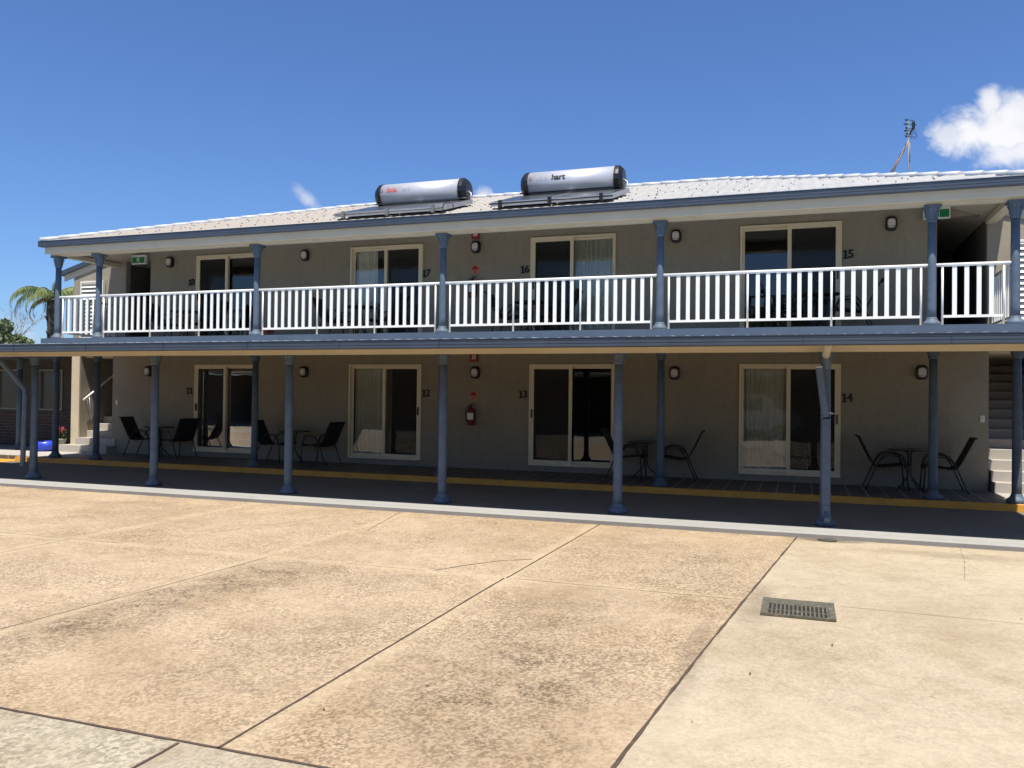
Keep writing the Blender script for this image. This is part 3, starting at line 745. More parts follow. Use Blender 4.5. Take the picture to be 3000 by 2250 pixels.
# ------------------------------------------------------------------ stair towers at both ends
def tower(mir, label):
    T = thing('stair_tower', label, 'stair tower', group='stair towers at the two ends of the motel')
    fx = (lambda x: -2.6-x) if mir else (lambda x: x)      # mirrored about the middle of the motel
    def bx(mb, a, b_, *r): a, b_ = fx(a), fx(b_); mb.box(min(a, b_), max(a, b_), *r)
    w0, w1 = -12.42, (-10.935 if not mir else -10.99)
    zt = lambda x: 4.585 + .28*(x+12.73)
    g = MB()
    bx(g, w0, w0+.26, .02, 5.2, .0, 2.5); bx(g, w0, w1, .0, .15, 2.47, 4.55)
    P = [(fx(w0), .0, 4.55), (fx(w1), .0, 4.55), (fx(w1), .0, zt(w1)-.05), (fx(w0), .0, zt(w0)-.05)]
    Q = [(x, .15, z) for x, _, z in P]
    g.poly(P); g.poly(Q); g.quad(P[3], P[2], Q[2], Q[3]); 
    bx(g, w0, w0+.16, .15, 5.2, 2.5, 4.55); bx(g, w0, w1, 5.1, 5.25, 0, 4.6)
    if not mir: bx(g, -10.93, -10.72, 0, .15, 2.735, 5.2)
    else: bx(g, -10.94, -10.99, 0, .15, 2.735, 5.2)
    g.build('tower_wall', M['render'], T)
    g = MB(); bx(g, w0-.0, w0+.26, -.02, .018, .17, 2.47); bx(g, w0+.0, w1, .16, 5.1, 2.40, 2.47); g.build('tower_trim', M['tan'], T)
    g = MB(); y0, y1 = -.03, 5.4
    zt = lambda x: 4.585 + .28*(x+12.73)
    xe = -10.95
    for (x, xx) in ((-12.70, xe),):
        a = [(fx(x), y0, zt(x)-.07), (fx(xx), y0, zt(xx)-.07), (fx(xx), y1, zt(xx)-.07), (fx(x), y1, zt(x)-.07)]
        b_ = [(p[0], p[1], p[2]+.07) for p in a]
        g.poly(a); g.poly(b_); g.quad(a[0], a[1], b_[1], b_[0]); g.quad(a[0], b_[0], b_[3], a[3])
    rf = g.build('tower_roof', M['cream'], T)
    g = MB()
    a = [(fx(-12.72), y0-.005, zt(-12.72)-.06), (fx(xe), y0-.005, zt(xe)-.06), (fx(xe), y0-.005, zt(xe)+.06), (fx(-12.72), y0-.005, zt(-12.72)+.06)]
    b_ = [(p[0], y0-.06, p[2]) for p in a]
    g.poly(a); g.poly(b_); g.quad(a[0], a[1], b_[1], b_[0]); g.quad(a[3], a[2], b_[2], b_[3]); g.quad(a[0], b_[0], b_[3], a[3])
    bx(g, -12.83, -12.725, y0-.06, y1, zt(-12.73)-.07, zt(-12.73)+.06)
    g.build('verge_gutter', M['gutter'], rf)
    g = MB()
    a = [(fx(-12.72), y0+.005, zt(-12.72)-.22), (fx(xe), y0+.005, zt(xe)-.22), (fx(xe), y0+.005, zt(xe)-.062), (fx(-12.72), y0+.005, zt(-12.72)-.062)]
    b_ = [(p[0], y0+.028, p[2]) for p in a]
    g.poly(a); g.poly(b_); g.quad(a[0], a[1], b_[1], b_[0]); g.quad(a[0], b_[0], b_[3], a[3])
    g.build('bargeboard', M['tan'], rf)
    # louvre screen
    L0, L1 = -12.10, -11.36
    g = MB(); bx(g, L0, L0+.035, -.10, -.03, 2.80, 4.34); bx(g, L1-.035, L1, -.10, -.03, 2.80, 4.34); bx(g, L0+.035, L1-.035, -.099, -.031, 4.30, 4.34); bx(g, L0+.035, L1-.035, -.099, -.031, 2.8, 2.84)
    lv = g.build('louvre_frame', M['louvre'], T)
    g = MB(); z = 2.87
    while z < 4.28:
        q = [(-.095, z), (-.088, z+.004), (-.045, z+.082), (-.052, z+.078)]
        a_, b2 = sorted((fx(L0+.036), fx(L1-.036))); g.prism(q, a_, b2); z += .1
    g.build('louvre_blade', M['louvre'], lv)
    # concrete stair
    g = MB(); 
    for k in range(14):
        z1 = .175*(k+1); y = -.30+.27*k
        bx(g, (-12.52 if k == 0 else -12.25 if k == 1 else -12.155), w1 - .02, y+.002*(k % 2), y+.29 if k < 13 else y+1.2, .0 if k < 3 else z1-.4, z1)
    g.build('staircase', M['step'], T, bevel=.006)
    g = MB(); X = fx(-12.06)
    g.tube([(X, .02, 1.31), (X, .35, 1.53), (X, .95, 1.94), (X, 3.4, 3.55)], .026, 10)
    hr = g.build('stair_handrail', M['white'], T)
    g = MB()
    for y in (.13, 1.5, 2.9): 
        X2 = fx(-12.10); zz_ = 1.31+.66*(y-.02); g.tube([(X, y, zz_-.02), (X2, y+.03, zz_-.07), (fx(-12.155), y+.03, zz_-.07)], .009, 6)
    g.tube([(X, .13, 1.36), (fx(-12.10), .22, .80)], .012, 6); g.tube([(fx(-12.02), .17, 1.38), (fx(-12.04), .27, .80)], .012, 6)
    g.build('handrail_bracket', M['galv'], hr)
    return T
tower(False, 'stair tower at the far left end with sunlit pillar, louvre screen and concrete steps')
tower(True, 'stair tower at the right edge with concrete steps behind the last blue column')

# ------------------------------------------------------------------ wing at the far left
W = thing('brick_wing', 'dark brick single storey wing with diamond grille windows under a low roof', 'building')
g = MB(); wins = [(-16.2, -15.35, 1.0, 2.12), (-14.62, -13.75, 1.0, 2.12), (-18.5, -17.6, 1.0, 2.12)]
g.box(-24, -12.43, .9, 1.05, -.05, .95); g.build('brick_base', M['brick_dark'], W)
g = MB(); wall_open(g, -24, -12.43, .95, 2.5, wins, .93, 1.05); g.build('upper_panel', paint('wing_panel', (.07, .06, .048), .8, .15, 3), W)
g = MB(); g.box(-24, -12.43, .86, .93, .94, .975); g.build('window_ledge', M['black'], W)
g = MB(); g.box(-24, -12.43, 4.5, 4.6, -.05, 2.5); g.box(-24, -12.43, 1.05, 4.5, 2.45, 2.5); g.box(-24, -23.9, 1.05, 4.5, 0, 2.45); g.box(-12.6, -12.43, 1.05, 4.5, 0, 2.45)
g.build('wing_shell', M['render_dark'], W)
for (a, b_, c_, d_) in wins:
    g = MB(); g.box(a, a+.04, .90, .96, c_, d_); g.box(b_-.04, b_, .90, .96, c_, d_); g.box(a+.04, b_-.04, .901, .959, d_-.04, d_); g.box(a+.04, b_-.04, .901, .959, c_, c_+.04)
    w_ = g.build('window', paint('grey_window_frame', (.26, .25, .23), .5), W)
    g = MB(); lattice(g, a+.04, b_-.04, c_+.04, d_-.04, .915, .05, .055, .012); g.build('window_grille', paint('wing_grille', (.22, .19, .16), .5), w_)
    g = MB(); g.quad((a, .98, c_), (b_, .98, c_), (b_, .98, d_), (a, .98, d_)); g.build('pane', M['glass'], w_)
g = MB(); g.box(-24, -12.45, -1.30, 5.0, 2.50, 2.58); g.box(-24, -12.45, -1.34, -1.30, 2.40, 2.60); g.build('wing_roof', M['gutter'], W)
g = MB(); g.box(-24, -12.6, -.28, -.12, 2.36, 2.50); g.build('wing_beam', M['fascia_blue'], W)
a, b_, c_ = col_meshes(2.36, '')
for x in (-13.98, -18.2):
    o1 = a.build('column', M['blue'], W, loc=(x, -.2, 0)); b_.build('column_base', M['blue'], o1); c_.build('capital', M['blue'], o1)

# ------------------------------------------------------------------ wall lights
def wall_light():
    t = thing('wall_light', 'x', 'wall light', group='oval bulkhead lights on the motel walls')
    g = MB(); n = 28; ring = []
    def sup(w, h, k=3.2): return [(w*abs(cos(a))**(2/k)*(1 if cos(a) >= 0 else -1), h*abs(sin(a))**(2/k)*(1 if sin(a) >= 0 else -1)) for a in [2*pi*i/n for i in range(n)]]
    def loft(mb, rings):
        base = len(mb.v)
        for (w, h, y) in rings:
            for (x, z) in sup(w, h): mb.v.append((x, y, z))
        mb.smooth = True
        for r in range(len(rings)-1):
            for i in range(n): mb.face((base+r*n+i, base+r*n+(i+1) % n, base+(r+1)*n+(i+1) % n, base+(r+1)*n+i))
        mb.smooth = False; mb.face(tuple(base+(len(rings)-1)*n+i for i in range(n)))
    loft(g, [(.10, .13, -.001), (.10, .13, -.05), (.092, .122, -.085), (.07, .095, -.09)]); g.build('light_housing', M['black'], t)
    g = MB()
    def loft2(mb, rings):
        loft(mb, rings)
    loft2(g, [(.068, .085, -.088), (.066, .083, -.105), (.05, .068, -.118)]); g.build('diffuser', M['bulk_glass'], t)
    g = MB(); g.box(-.068, .068, -.122, -.118, -.062, -.055); g.build('light_bar', M['black'], t)
    return t
wl = wall_light()
LL = [(-9.935, 2.05, 'dark bulkhead light on the ground floor, leftmost, beside door eleven'),
      (-5.467, 2.043, 'dark bulkhead light on the ground floor above the second pair of chairs'),
      (-1.24, 2.036, 'dark bulkhead light under the red arrow sign on the ground floor'),
      (2.953, 2.035, 'dark bulkhead light on the ground floor right of door thirteen'),
      (7.315, 2.058, 'dark bulkhead light on the ground floor, rightmost, above the last chairs'),
      (-9.328, 4.727, 'dark bulkhead light upstairs between the left exit sign and door eighteen'),
      (-5.483, 4.72, 'dark bulkhead light upstairs between doors eighteen and seventeen'),
      (-1.261, 4.71, 'dark bulkhead light upstairs between the red signs near the middle'),
      (2.956, 4.72, 'dark bulkhead light upstairs just right of the fifth balcony column'),
      (6.805, 4.744, 'dark bulkhead light upstairs right of door fifteen')]
for i, (x, z, l) in enumerate(LL):
    t = wl if i == 0 else copy_tree(wl); place(t, (x, -.001, z), None, l)

# ------------------------------------------------------------------ lettering
def text_obj(name, body, size, mat, depth=.004, bold=0.0, shear=0):
    cu_ = bpy.data.curves.new(name, 'FONT'); cu_.body = body; cu_.size = size; cu_.extrude = depth
    cu_.align_x = 'CENTER'; cu_.align_y = 'CENTER'; cu_.shear = shear
    o = bpy.data.objects.new(name, cu_); C.objects.link(o)
    dg = bpy.context.evaluated_depsgraph_get(); me = bpy.data.meshes.new_from_object(o.evaluated_get(dg))
    bpy.data.objects.remove(o)
    if bold > 0:      # thicken the strokes with slightly shifted layers
        V = [tuple(v.co) for v in me.vertices]; F_ = [tuple(p.vertices) for p in me.polygons]; n_ = len(V); v2, f2 = [], []
        for q, (dx, dy) in enumerate(((0, 0), (bold, 0), (-bold, 0), (0, bold*.6), (0, -bold*.6), (bold*.5, bold*.3), (-bold*.5, -bold*.3))):
            v2 += [(x+dx, y+dy, z+q*.0003) for x, y, z in V]; f2 += [tuple(i+q*n_ for i in f) for f in F_]
        me = bpy.data.meshes.new(name); me.from_pydata(v2, [], f2)
    o = bpy.data.objects.new(name, me); me.materials.clear(); me.materials.append(mat); C.objects.link(o)
    return o
def numeral_one(mb, x, h):   # a serifed figure one
    w = h*.135
    mb.box(x-w, x+w, -.010, 0, -h/2, h/2); mb.box(x-w*2.2, x+w*2.2, -.010, 0, -h/2, -h/2+h*.12)
    mb.box(x-w*2.2, x-w, -.010, 0, h/2-h*.22, h/2-h*.08)
H_ = .158
NUM = [('11', -8.698, 1.58, 'black serif house number eleven on the ground floor wall'),
       ('12', -2.397, 1.582, 'black serif house number twelve on the ground floor wall'),
       ('13', -.175, 1.585, 'black serif house number thirteen on the ground floor wall'),
       ('14', 6.085, 1.588, 'black serif house number fourteen on the ground floor wall'),
       ('15', 6.089, 4.226, 'black serif house number fifteen on the upstairs wall'),
       ('16', -.165, 4.192, 'black serif house number sixteen on the upstairs wall'),
       ('17', -2.424, 4.194, 'black serif house number seventeen on the upstairs wall'),
       ('18', -8.70, 4.211, 'black serif house number eighteen on the upstairs wall')]
for s_, x, z, l in NUM:
    t = thing('room_number', l, 'room number', (x, -.003, z), group='room numbers on the motel wall')
    g = MB(); numeral_one(g, -.045, H_); g.build('numeral', M['text_black'], t)
    if s_[1] == '1': g = MB(); numeral_one(g, .045, H_); g.build('numeral', M['text_black'], t)
    else:
        o = text_obj('numeral', s_[1], H_*1.34, M['text_black'], .005, .009); o.parent = t; o.rotation_euler = (pi/2, 0, 0); o.location = (.045, -.006, 0)

# fire extinguishers and signs
def extinguisher(z, label):
    t = thing('fire_extinguisher', label, 'fire extinguisher', (-1.30, -.10, z), group='fire extinguishers on the motel wall')
    g = MB(); g.lathe([(.0, -.24), (.07, -.235), (.082, -.215), (.083, .05), (.078, .09), (.05, .125), (.03, .14)], 20, cap=False); g.build('cylinder', M['red'], t)
    g = MB(); g.lathe([(.030, .135), (.030, .175), (.018, .18)], 12); g.box(-.02, .09, -.015, .015, .18, .195); g.box(-.02, .10, -.012, .012, .205, .215); g.build('valve', M['black'], t)
    g = MB(); g.tube([(-.02, 0, .165), (-.08, -.01, .15), (-.115, -.02, .07), (-.11, -.02, -.06), (-.085, -.03, -.17)], .011, 8); g.build('hose', M['black'], t)
    g = MB()
    g.lathe([(.0845, -.12), (.0845, .02)], 40, cap=False); lab = [i for i in range(len(g.f)) if sum(g.v[j][1] for j in g.f[i]) < -.18]
    g.f = [g.f[i] for i in lab]; g.mi = [0]*len(g.f); g.sm = [True]*len(g.f); g.build('sticker', M['signwhite'], t)
    g = MB(); g.box(-.06, .06, .085, .10, -.12, .1); g.build('bracket', M['black'], t)
extinguisher(1.16, 'red fire extinguisher on the ground floor wall between doors twelve and thirteen')
extinguisher(1.16+2.70, 'red fire extinguisher on the upstairs wall, half hidden by the railing')
def round_sign(z, label):
    t = thing('extinguisher_sign', label, 'fire sign', (-1.285, -.004, z), group='faded extinguisher signs')
    g = MB(); g.box(-.085, .085, -.003, 0, -.085, .085); g.build('sign_plate', M['signorange'], t)
    g = MB(); n = 24; g.poly([(.075*cos(pi*i/n), -.005, .0+.075*sin(pi*i/n)) for i in range(n+1)]); g.build('sign_symbol', M['signred'], t)
    g = MB(); g.box(-.07, .07, -.0055, -.004, -.018, -.010); g.box(-.045, .045, -.0055, -.004, -.055, -.045); g.box(-.03, .03, -.0055, -.004, -.072, -.065)
    g.build('sign_lettering', M['text_black'], t)
round_sign(1.55, 'small faded orange and red sign above the ground floor extinguisher'); round_sign(1.55+2.69, 'small faded orange and red sign above the upstairs extinguisher')
def arrow_sign(z0, z1, label):
    t = thing('fire_sign', label, 'fire sign', (-1.275, -.004, 0), group='red location signs')
    g = MB(); g.box(-.085, .085, -.05, 0, z0, z1); g.build('sign_plate', M['signred'], t)
    g = MB(); m_ = (z0+z1)/2; g.box(-.03, -.012, -.053, -.051, z0+.05, z1-.06); g.box(-.06, .05, -.0535, -.0515, z0+.06, z0+.068)
    g.lathe([(.018, m_-.03), (.018, m_+.05)], 10, x=.028, y=-.052); g.build('sign_symbol', M['signwhite'], t)
arrow_sign(2.265, 2.47, 'red fire sign half hidden behind the lower beam'); arrow_sign(4.885, 5.06, 'red fire sign half hidden behind the upper beam')

# exit signs
def exit_sign(x0, x1, z0, z1, label, man=True):
    t = thing('exit_sign', label, 'exit sign', group='green exit signs upstairs')
    g = MB(); g.box(x0, x1, -.13, -.05, z0, z1); g.box((x0+x1)/2-.02, (x0+x1)/2+.02, -.05, -.0, z1-.06, z1-.03); g.build('sign_box', M['signwhite'], t, bevel=.006)
    g = MB(); g.box(x0+.02, x1-.02, -.133, -.1305, z0+.025, z1-.055); g.build('sign_face', M['green'], t)
    cx_, cz_ = (x0+x1)/2, (z0+z1)/2-.015; g = MB(); y = -.136
    def sp(pts): g.poly([(cx_+a, y, cz_+b_) for a, b_ in pts])
    g.box(cx_+.0, cx_+.045, -.1355, -.1345, cz_-.07, cz_+.07)
    g.cur = 1; g.box(cx_+.008, cx_+.037, -.1365, -.136, cz_-.062, cz_+.062); g.cur = 0; y = -.138
    sp([(-.014+.013*cos(a), .052+.013*sin(a)) for a in [k*pi/5 for k in range(10)]])
    sp([(-.03, .035), (.0, .038), (-.008, -.005), (-.03, 0)]); sp([(-.012, .0), (.018, -.03), (.008, -.036), (-.025, -.008)])
    sp([(-.028, .0), (-.045, -.06), (-.057, -.058), (-.036, .0)]); sp([(.0, .035), (.024, .01), (.018, .004), (-.006, .026)]); sp([(-.03, .035), (-.058, .012), (-.054, .004), (-.024, .026)])
    g.build('sign_symbol', [M['signwhite'], M['green']], t)
exit_sign(-10.43, -10.005, 4.70, 4.93, 'green exit sign over the stair opening at the left end'); exit_sign(7.315, 7.745, 4.77, 4.99, 'green exit sign half hidden behind the right hand column')

# power points
for x, z, l in ((8.276, 1.251, 'small cream power point on the wall by the right hand stairs'), (-10.94, 1.268, 'small cream power point on the wall by the left hand stairs')):
    t = thing('power_point', l, 'power point', (x, -.001, z), group='power points')
    g = MB(); g.box(-.035, .035, -.012, 0, -.055, .055); g.build('plate', M['signwhite'], t, bevel=.004)
    g = MB(); g.box(-.01, .01, -.018, -.012, .0, .022); g.build('switch', M['galv'], t)

# ------------------------------------------------------------------ outdoor chairs and tables
def make_chair():
    t = thing('outdoor_chair', 'x', 'chair', group='black sling chairs along the verandahs')
    for s in (-1, 1):
        y = s*.27
        g = MB(); g.tube([(-.30, y, 0), (-.255, y, .10), (-.13, y, .40), (-.06, y*1.02, .54), (.0, y*1.03, .615), (.06, y*1.03, .635), (.22, y*1.03, .635), (.29, y*1.02, .60), (.335, y, .50), (.355, y, .38), (.385, y, 0)], .0125, 8)
        g.build('leg', M['chairmetal'], t)
        g = MB(); g.tube([(-.10, y*.98, .46), (-.02, y*.98, .56), (.05, y*.98, .595), (.22, y*.98, .595), (.28, y*.98, .56), (.325, y*.96, .45)], .008, 6); g.build('arm_loop', M['chairmetal'], t)
    g = MB(); pr = [(-.43, .915), (-.415, .93), (-.395, .925), (-.36, .85), (-.27, .66), (-.19, .50), (-.13, .415), (-.07, .395), (.0, .40), (.2, .425), (.33, .44), (.365, .425), (.375, .40)]
    ys_ = [-.255+.51*i/8 for i in range(9)]; base = 0; g.smooth = True
    for (x, z) in pr:
        for y in ys_:
            sag = (1-(y/.255)**2)*.018; g.v.append((x - (sag if z > .5 else 0), y, z - (sag if z <= .5 else 0)))
    for i in range(len(pr)-1):
        for j in range(8): a = i*9+j; g.face((a, a+1, a+10, a+9))
    s_ = g.build('sling', M['sling'], t); m_ = s_.modifiers.new('thick', 'SOLIDIFY'); m_.thickness = .006
    g = MB()
    for s in (-1, 1): g.tube([(x, s*.258, z) for x, z in pr], .011, 6)
    g.tube([(-.425, -.258, .925), (-.45, 0, .93), (-.425, .258, .925)], .011, 6); g.tube([(.0, -.26, .385), (.0, .26, .385)], .009, 6)
    g.build('sling_rail', M['chairmetal'], t)
    return t
def make_table():
    t = thing('patio_table', 'x', 'table', group='small round patio tables')
    g = MB(); g.lathe([(.0, .702), (.335, .702), (.335, .710)], 36); g.build('tabletop', M['tableglass'], t)
    g = MB(); g.tube([(.34*cos(2*pi*i/36), .34*sin(2*pi*i/36), .704) for i in range(36)], .012, 6, closed=True); g.build('table_rim', M['chairmetal'], t)
    for k in range(4):
        a = k*pi/2+pi/4+.15; c_, s_ = cos(a), sin(a)
        g = MB(); g.tube([(c_*.10, s_*.10, .695), (c_*.03, s_*.03, .64), (c_*.028, s_*.028, .30), (c_*.05, s_*.05, .22), (c_*.17, s_*.17, .10), (c_*.27, s_*.27, .0)], .0115, 7); g.build('leg', M['chairmetal'], t)
    g = MB(); g.lathe([(.04, .43), (.04, .46)], 12); g.build('leg_clamp', M['chairmetal'], t)
    return t
ch = make_chair(); tb = make_table()
G_ = 'beside the table at door '
CH = [(-9.74, -.43, 0, .20, 'black sling chair on the ground floor left of the table by door eleven'), (-8.60, -.44, 0, pi-.25, 'black sling chair on the ground floor between the table and door eleven'),
      (-6.02, -.45, 0, .05, 'black sling chair on the ground floor beside the column near door eleven, facing right'), (-4.70, -.42, 0, pi-.12, 'black sling chair on the ground floor just left of curtained door twelve'),
      (2.06, -.46, 0, .02, 'black sling chair in front of the glass of door thirteen'), (3.14, -.44, 0, pi+.06, 'black sling chair on the ground floor under the fourth wall light'),
      (6.645, -.43, 0, .03, 'black sling chair on the ground floor just right of number fourteen'), (7.655, -.43, 0, pi-.02, 'black sling chair at the right end of the ground floor, by the power point'),
      (-9.02, -.5, 2.735, .1, 'black sling chair upstairs left of door eighteen'), (-7.75, -.5, 2.735, pi, 'black sling chair upstairs in front of door eighteen'),
      (-4.45, -.48, 2.735, .1, 'black sling chair upstairs left of door seventeen'), (-3.12, -.48, 2.735, pi-.1, 'black sling chair upstairs in front of door seventeen'),
      (-.38, -.46, 2.735, .06, 'black sling chair upstairs left of door sixteen'), (.72, -.46, 2.735, pi+.05, 'black sling chair upstairs in front of door sixteen'),
      (4.98, -.5, 2.735, .0, 'black sling chair upstairs in front of door fifteen'), (6.20, -.46, 2.735, pi, 'black sling chair upstairs right of door fifteen')]
for i, (x, y, z, r, l) in enumerate(CH): place(ch if i == 0 else copy_tree(ch), (x, y, z), r, l)
TB = [(-9.14, -.5, 0, 'round table on the ground floor behind the second outer column'), (-5.37, -.5, 0, 'round table on the ground floor behind the third outer column'),
      (2.49, -.5, 0, 'round table on the ground floor right of door thirteen'), (7.07, -.5, 0, 'round table on the ground floor by the right hand stairs'),
      (-8.40, -.55, 2.735, 'round table upstairs at door eighteen'), (-3.75, -.5, 2.735, 'round table upstairs at door seventeen'),
      (.15, -.5, 2.735, 'round table upstairs at door sixteen'), (5.6, -.55, 2.735, 'round table upstairs at door fifteen')]
for i, (x, y, z, l) in enumerate(TB): place(tb if i == 0 else copy_tree(tb), (x, y, z), i*.4, l)

# red crate upstairs
t = thing('plastic_crate', 'red plastic crate on the balcony floor behind the railing', 'crate', (-6.02, -.72, 2.735))
g = MB(); g.box(-.13, .13, -.1, .1, 0, .02)
for z in (.03, .10, .17, .24): g.box(-.14, .14, -.11, -.10, z, z+.045); g.box(-.14, .14, .10, .11, z, z+.045); g.box(-.14, -.13, -.10, .10, z, z+.045); g.box(.13, .14, -.10, .10, z, z+.045)
for x in (-.14, -.005, .13): g.box(x, x+.01, -.112, -.098, .0, .29)
g.build('crate_body', M['signred'], t)
g = MB(); g.box(-.10, .02, -.09, .09, .02, .15); g.build('crate_contents', M['signwhite'], t)

# bed seen through the ground floor glass
t = thing('bed', 'white made bed seen through the glass of door eleven', 'bed', (-7.15, .72, .12))
g = MB(); g.box(-.7, .75, -.35, 1.5, 0, .42); g.build('mattress', M['bedding'], t, bevel=.06)
for k in range(3): g = MB(); g.box(-.05, .5, -.40, -.05, .42+k*.085, .50+k*.085); g.build('folded_towel', M['bedding'], t, bevel=.03)
g = MB(); g.box(-.62, -.22, -.42, -.20, .1, .42); g.build('cushion', M['cushion'], t, bevel=.06)

# ------------------------------------------------------------------ solar water heaters
def heater(x0, x1, label, red):
    sl = .308; zr = lambda y: 4.965 + (y+2.13)*sl
    t = thing('solar_water_heater', label, 'water heater', ((x0+x1)/2, -.6, zr(-.6)), group='solar water heaters on the roof')
    ox, oz = -(x0+x1)/2, -zr(-.6)
    T_ = Matrix.Translation((ox, .6, oz))
    def bld(mb, name, mat, parent=t, **k):
        mb.v = [tuple(T_ @ Vector(q)) for q in mb.v]; return mb.build(name, mat, parent, **k)
    yc, r = -.33, .262; zc = 4.955+(yc+2.075)*.331+.31
    g = MB(); g.lathe([(r, x0+.16), (r, x1-.16)], 48, x=yc, y=zc, axis='x'); tank = bld(g, 'tank', M['tankgrey'])
    for sx_, xe in ((-1, x0+.16), (1, x1-.16)):
        g = MB(); g.lathe([(r+.012, xe-sx_*.02), (r+.012, xe+sx_*.015), (r*1.02, xe+sx_*.07), (r*.97, xe+sx_*.085), (r*.74, xe+sx_*.145), (.02, xe+sx_*.15)], 16, x=yc, y=zc, axis='x'); o = bld(g, 'end_cap', M['black'])
        for p in o.data.polygons: p.use_smooth = True
        pass
        for p in o.data.polygons: p.use_smooth = False
    # two flat collectors
    ya, yb = -1.93, -.42
    for (a, b_) in ((x0-.10, (x0+x1)/2-.01), ((x0+x1)/2+.01, x1+.10)):
        g = MB(); off, th = .055, .085
        P = [(a, ya), (b_, ya), (b_, yb), (a, yb)]
        lo = [(x, y, zr(y)+off) for x, y in P]; hi = [(x, y, zr(y)+off+th) for x, y in P]
        g.poly(lo); g.poly(hi)
        for i in range(4): j = (i+1) % 4; g.quad(lo[i], lo[j], hi[j], hi[i])
        c_ = bld(g, 'collector', M['galv'])
        g = MB(); e_ = .03; g.quad(*[(x+(e_ if x == a else -e_), y+(e_ if y == ya else -e_), zr(y+(e_ if y == ya else -e_))+off+th+.003) for x, y in P]); bld(g, 'collector_glass', M['collector'], c_)
    rm = M['chairmetal'] if not red else paint('dull_rail', (.16, .16, .155), .6)
    g = MB(); g.tube([(x0-.12, ya-.03, zr(ya)+.10), (x1+.12, ya-.03, zr(ya)+.10)], .013, 8); bld(g, 'collector_rail', rm)
    g = MB(); g.tube([(x0, yb-.1, zr(yb)+.16), (x1, yb-.1, zr(yb)+.16)], .012, 8); bld(g, 'collector_rail', rm)
    for x in (x0+.1, (x0+x1)/2, x1-.1): g = MB(); g.box(x-.03, x+.03, ya-.05, ya+.02, zr(ya)+.02, zr(ya)+.16); bld(g, 'rail_bracket', rm)
    g = MB(); g.tube([(x1-.06, yc-.05, zc+.02), (x1+.06, yc-.08, zc-.08), (x1+.07, yc-.12, zc-.24), (x1+.10, yb-.1, zr(yb)+.12)], .012, 8)
    g.tube([(x0-.0, yc+.05, zc-.2), (x0-.10, yc-.05, zc-.28), (x0-.12, yb-.15, zr(yb)+.10)], .012, 8); bld(g, 'pipe', M['galv'])
    # lettering on the barrel, following its front
    def word(body, xo, size, mat, bold):
        o = text_obj('lettering', body, size, mat, .0015, max(0, bold)); o.parent = tank
        for v in o.data.vertices:     # wrap the letters round the barrel
            a = RAD(17) + v.co.y/r; q = r + .002 + max(0, v.co.z)
            v.co = T_ @ Vector((xo+v.co.x, yc-q*cos(a), zc+q*sin(a)))
        return o
    if red: word('Sola', x0+.45, .15, M['text_red'], .006); word('hart', x0+.78, .13, M['text_faded'], 0); word('\u00f3', x0+.215, .13, M['text_grey'], .003)
    else: word('Sola', x0+.48, .15, M['text_faded'], -.001); word('hart', x0+.82, .17, M['text_black'], .008); word('\u00f3', x0+.235, .14, M['text_grey'], .004)
    return t
heater(-3.32-.13, -1.42+.13, 'silver barrel water heater on the roof with faded red lettering', True)
heater(-.02-.10, 1.90+.10, 'silver barrel water heater on the roof with bold black lettering', False)

# ------------------------------------------------------------------ antenna
t = thing('antenna_mast', 'thin grey antenna mast with rusty strut rising behind the roof', 'antenna', (7.75, 6.0, 5.6))
g = MB(); g.tube([(0, 0, 0), (0, 0, 2.83)], .018, 8); g.tube([(0.03, 0, 1.8), (0.03, 0, 2.3)], .014, 6); g.build('mast', paint('dull_mast', (.20, .21, .21), .6), t)
g = MB(); g.tube([(-.50, 0, 1.3), (0, 0, 2.34)], .03, 6); g.tube([(-.56, .3, 1.3), (0, 0, 2.34)], .016, 6); g.build('strut', M['rust'], t)
g = MB()
for z, l in ((2.86, .16), (2.76, .20), (2.66, .14), (2.60, .2), (2.52, .12), (2.46, .16)):
    g.tube([(-l*.7, -.25, z-.05), (l*1.1, .35, z+.07)], .009, 5); g.box(-l*.45, -l*.2, -.02, .02, z-.015, z+.012)
g.tube([(.02, 0, 2.5), (.14, 0, 2.72), (.10, 0, 2.85)], .02, 5); g.box(.08, .14, -.04, .04, 2.62, 2.8); g.build('antenna_element', M['black'], t)
g = MB(); g.tube([(.11+.075*cos(a), 0, 2.46+.075*sin(a)) for a in [k*pi/9 for k in range(18)]], .009, 6, closed=True); g.build('cable_coil', paint('coil_blue', (.03, .06, .2), .5), t)

# ------------------------------------------------------------------ drain grates
t = thing('drain_grate', 'rectangular cast iron drain grate set in the pale concrete', 'drain grate', (5.265, -9.09, Z))
g = MB(); g.quad((-.285, -.275, -.0+.003), (.285, -.275, .003), (.285, .275, .003), (-.285, .275, .003)); g.build('pit', M['pit'], t)
g = MB(); z0, z1 = .004, .024
g.box(-.285, -.225, -.275, .275, z0, z1); g.box(.235, .285, -.275, .275, z0, z1); g.box(-.225, .235, .085, .275, z0, z1-.002); g.box(-.225, .235, -.275, -.250, z0, z1-.002)
for k in range(14): x = -.205+k*.0325; g.box(x, x+.014, -.25, .085, z0, z1-.003)
g.box(-.225, .235, -.105, -.085, z0, z1-.008); g.build('grate', M['drain'], t)
t = thing('kerb_drain', 'small round drain against the kerb below the downpipe', 'drain', (5.60, -5.42, Z))
g = MB(); g.lathe([(.115, .003), (.115, .008)], 20); g.build('pit', M['pit'], t)
g = MB()
for k in range(-4, 5): l = math.sqrt(max(0, .105**2-(k*.024)**2)); g.box(k*.024-.006, k*.024+.006, -l, l, .009, .014); g.box(-l, l, k*.024-.005, k*.024+.005, .009, .013)
g.build('grate', M['drain'], t)

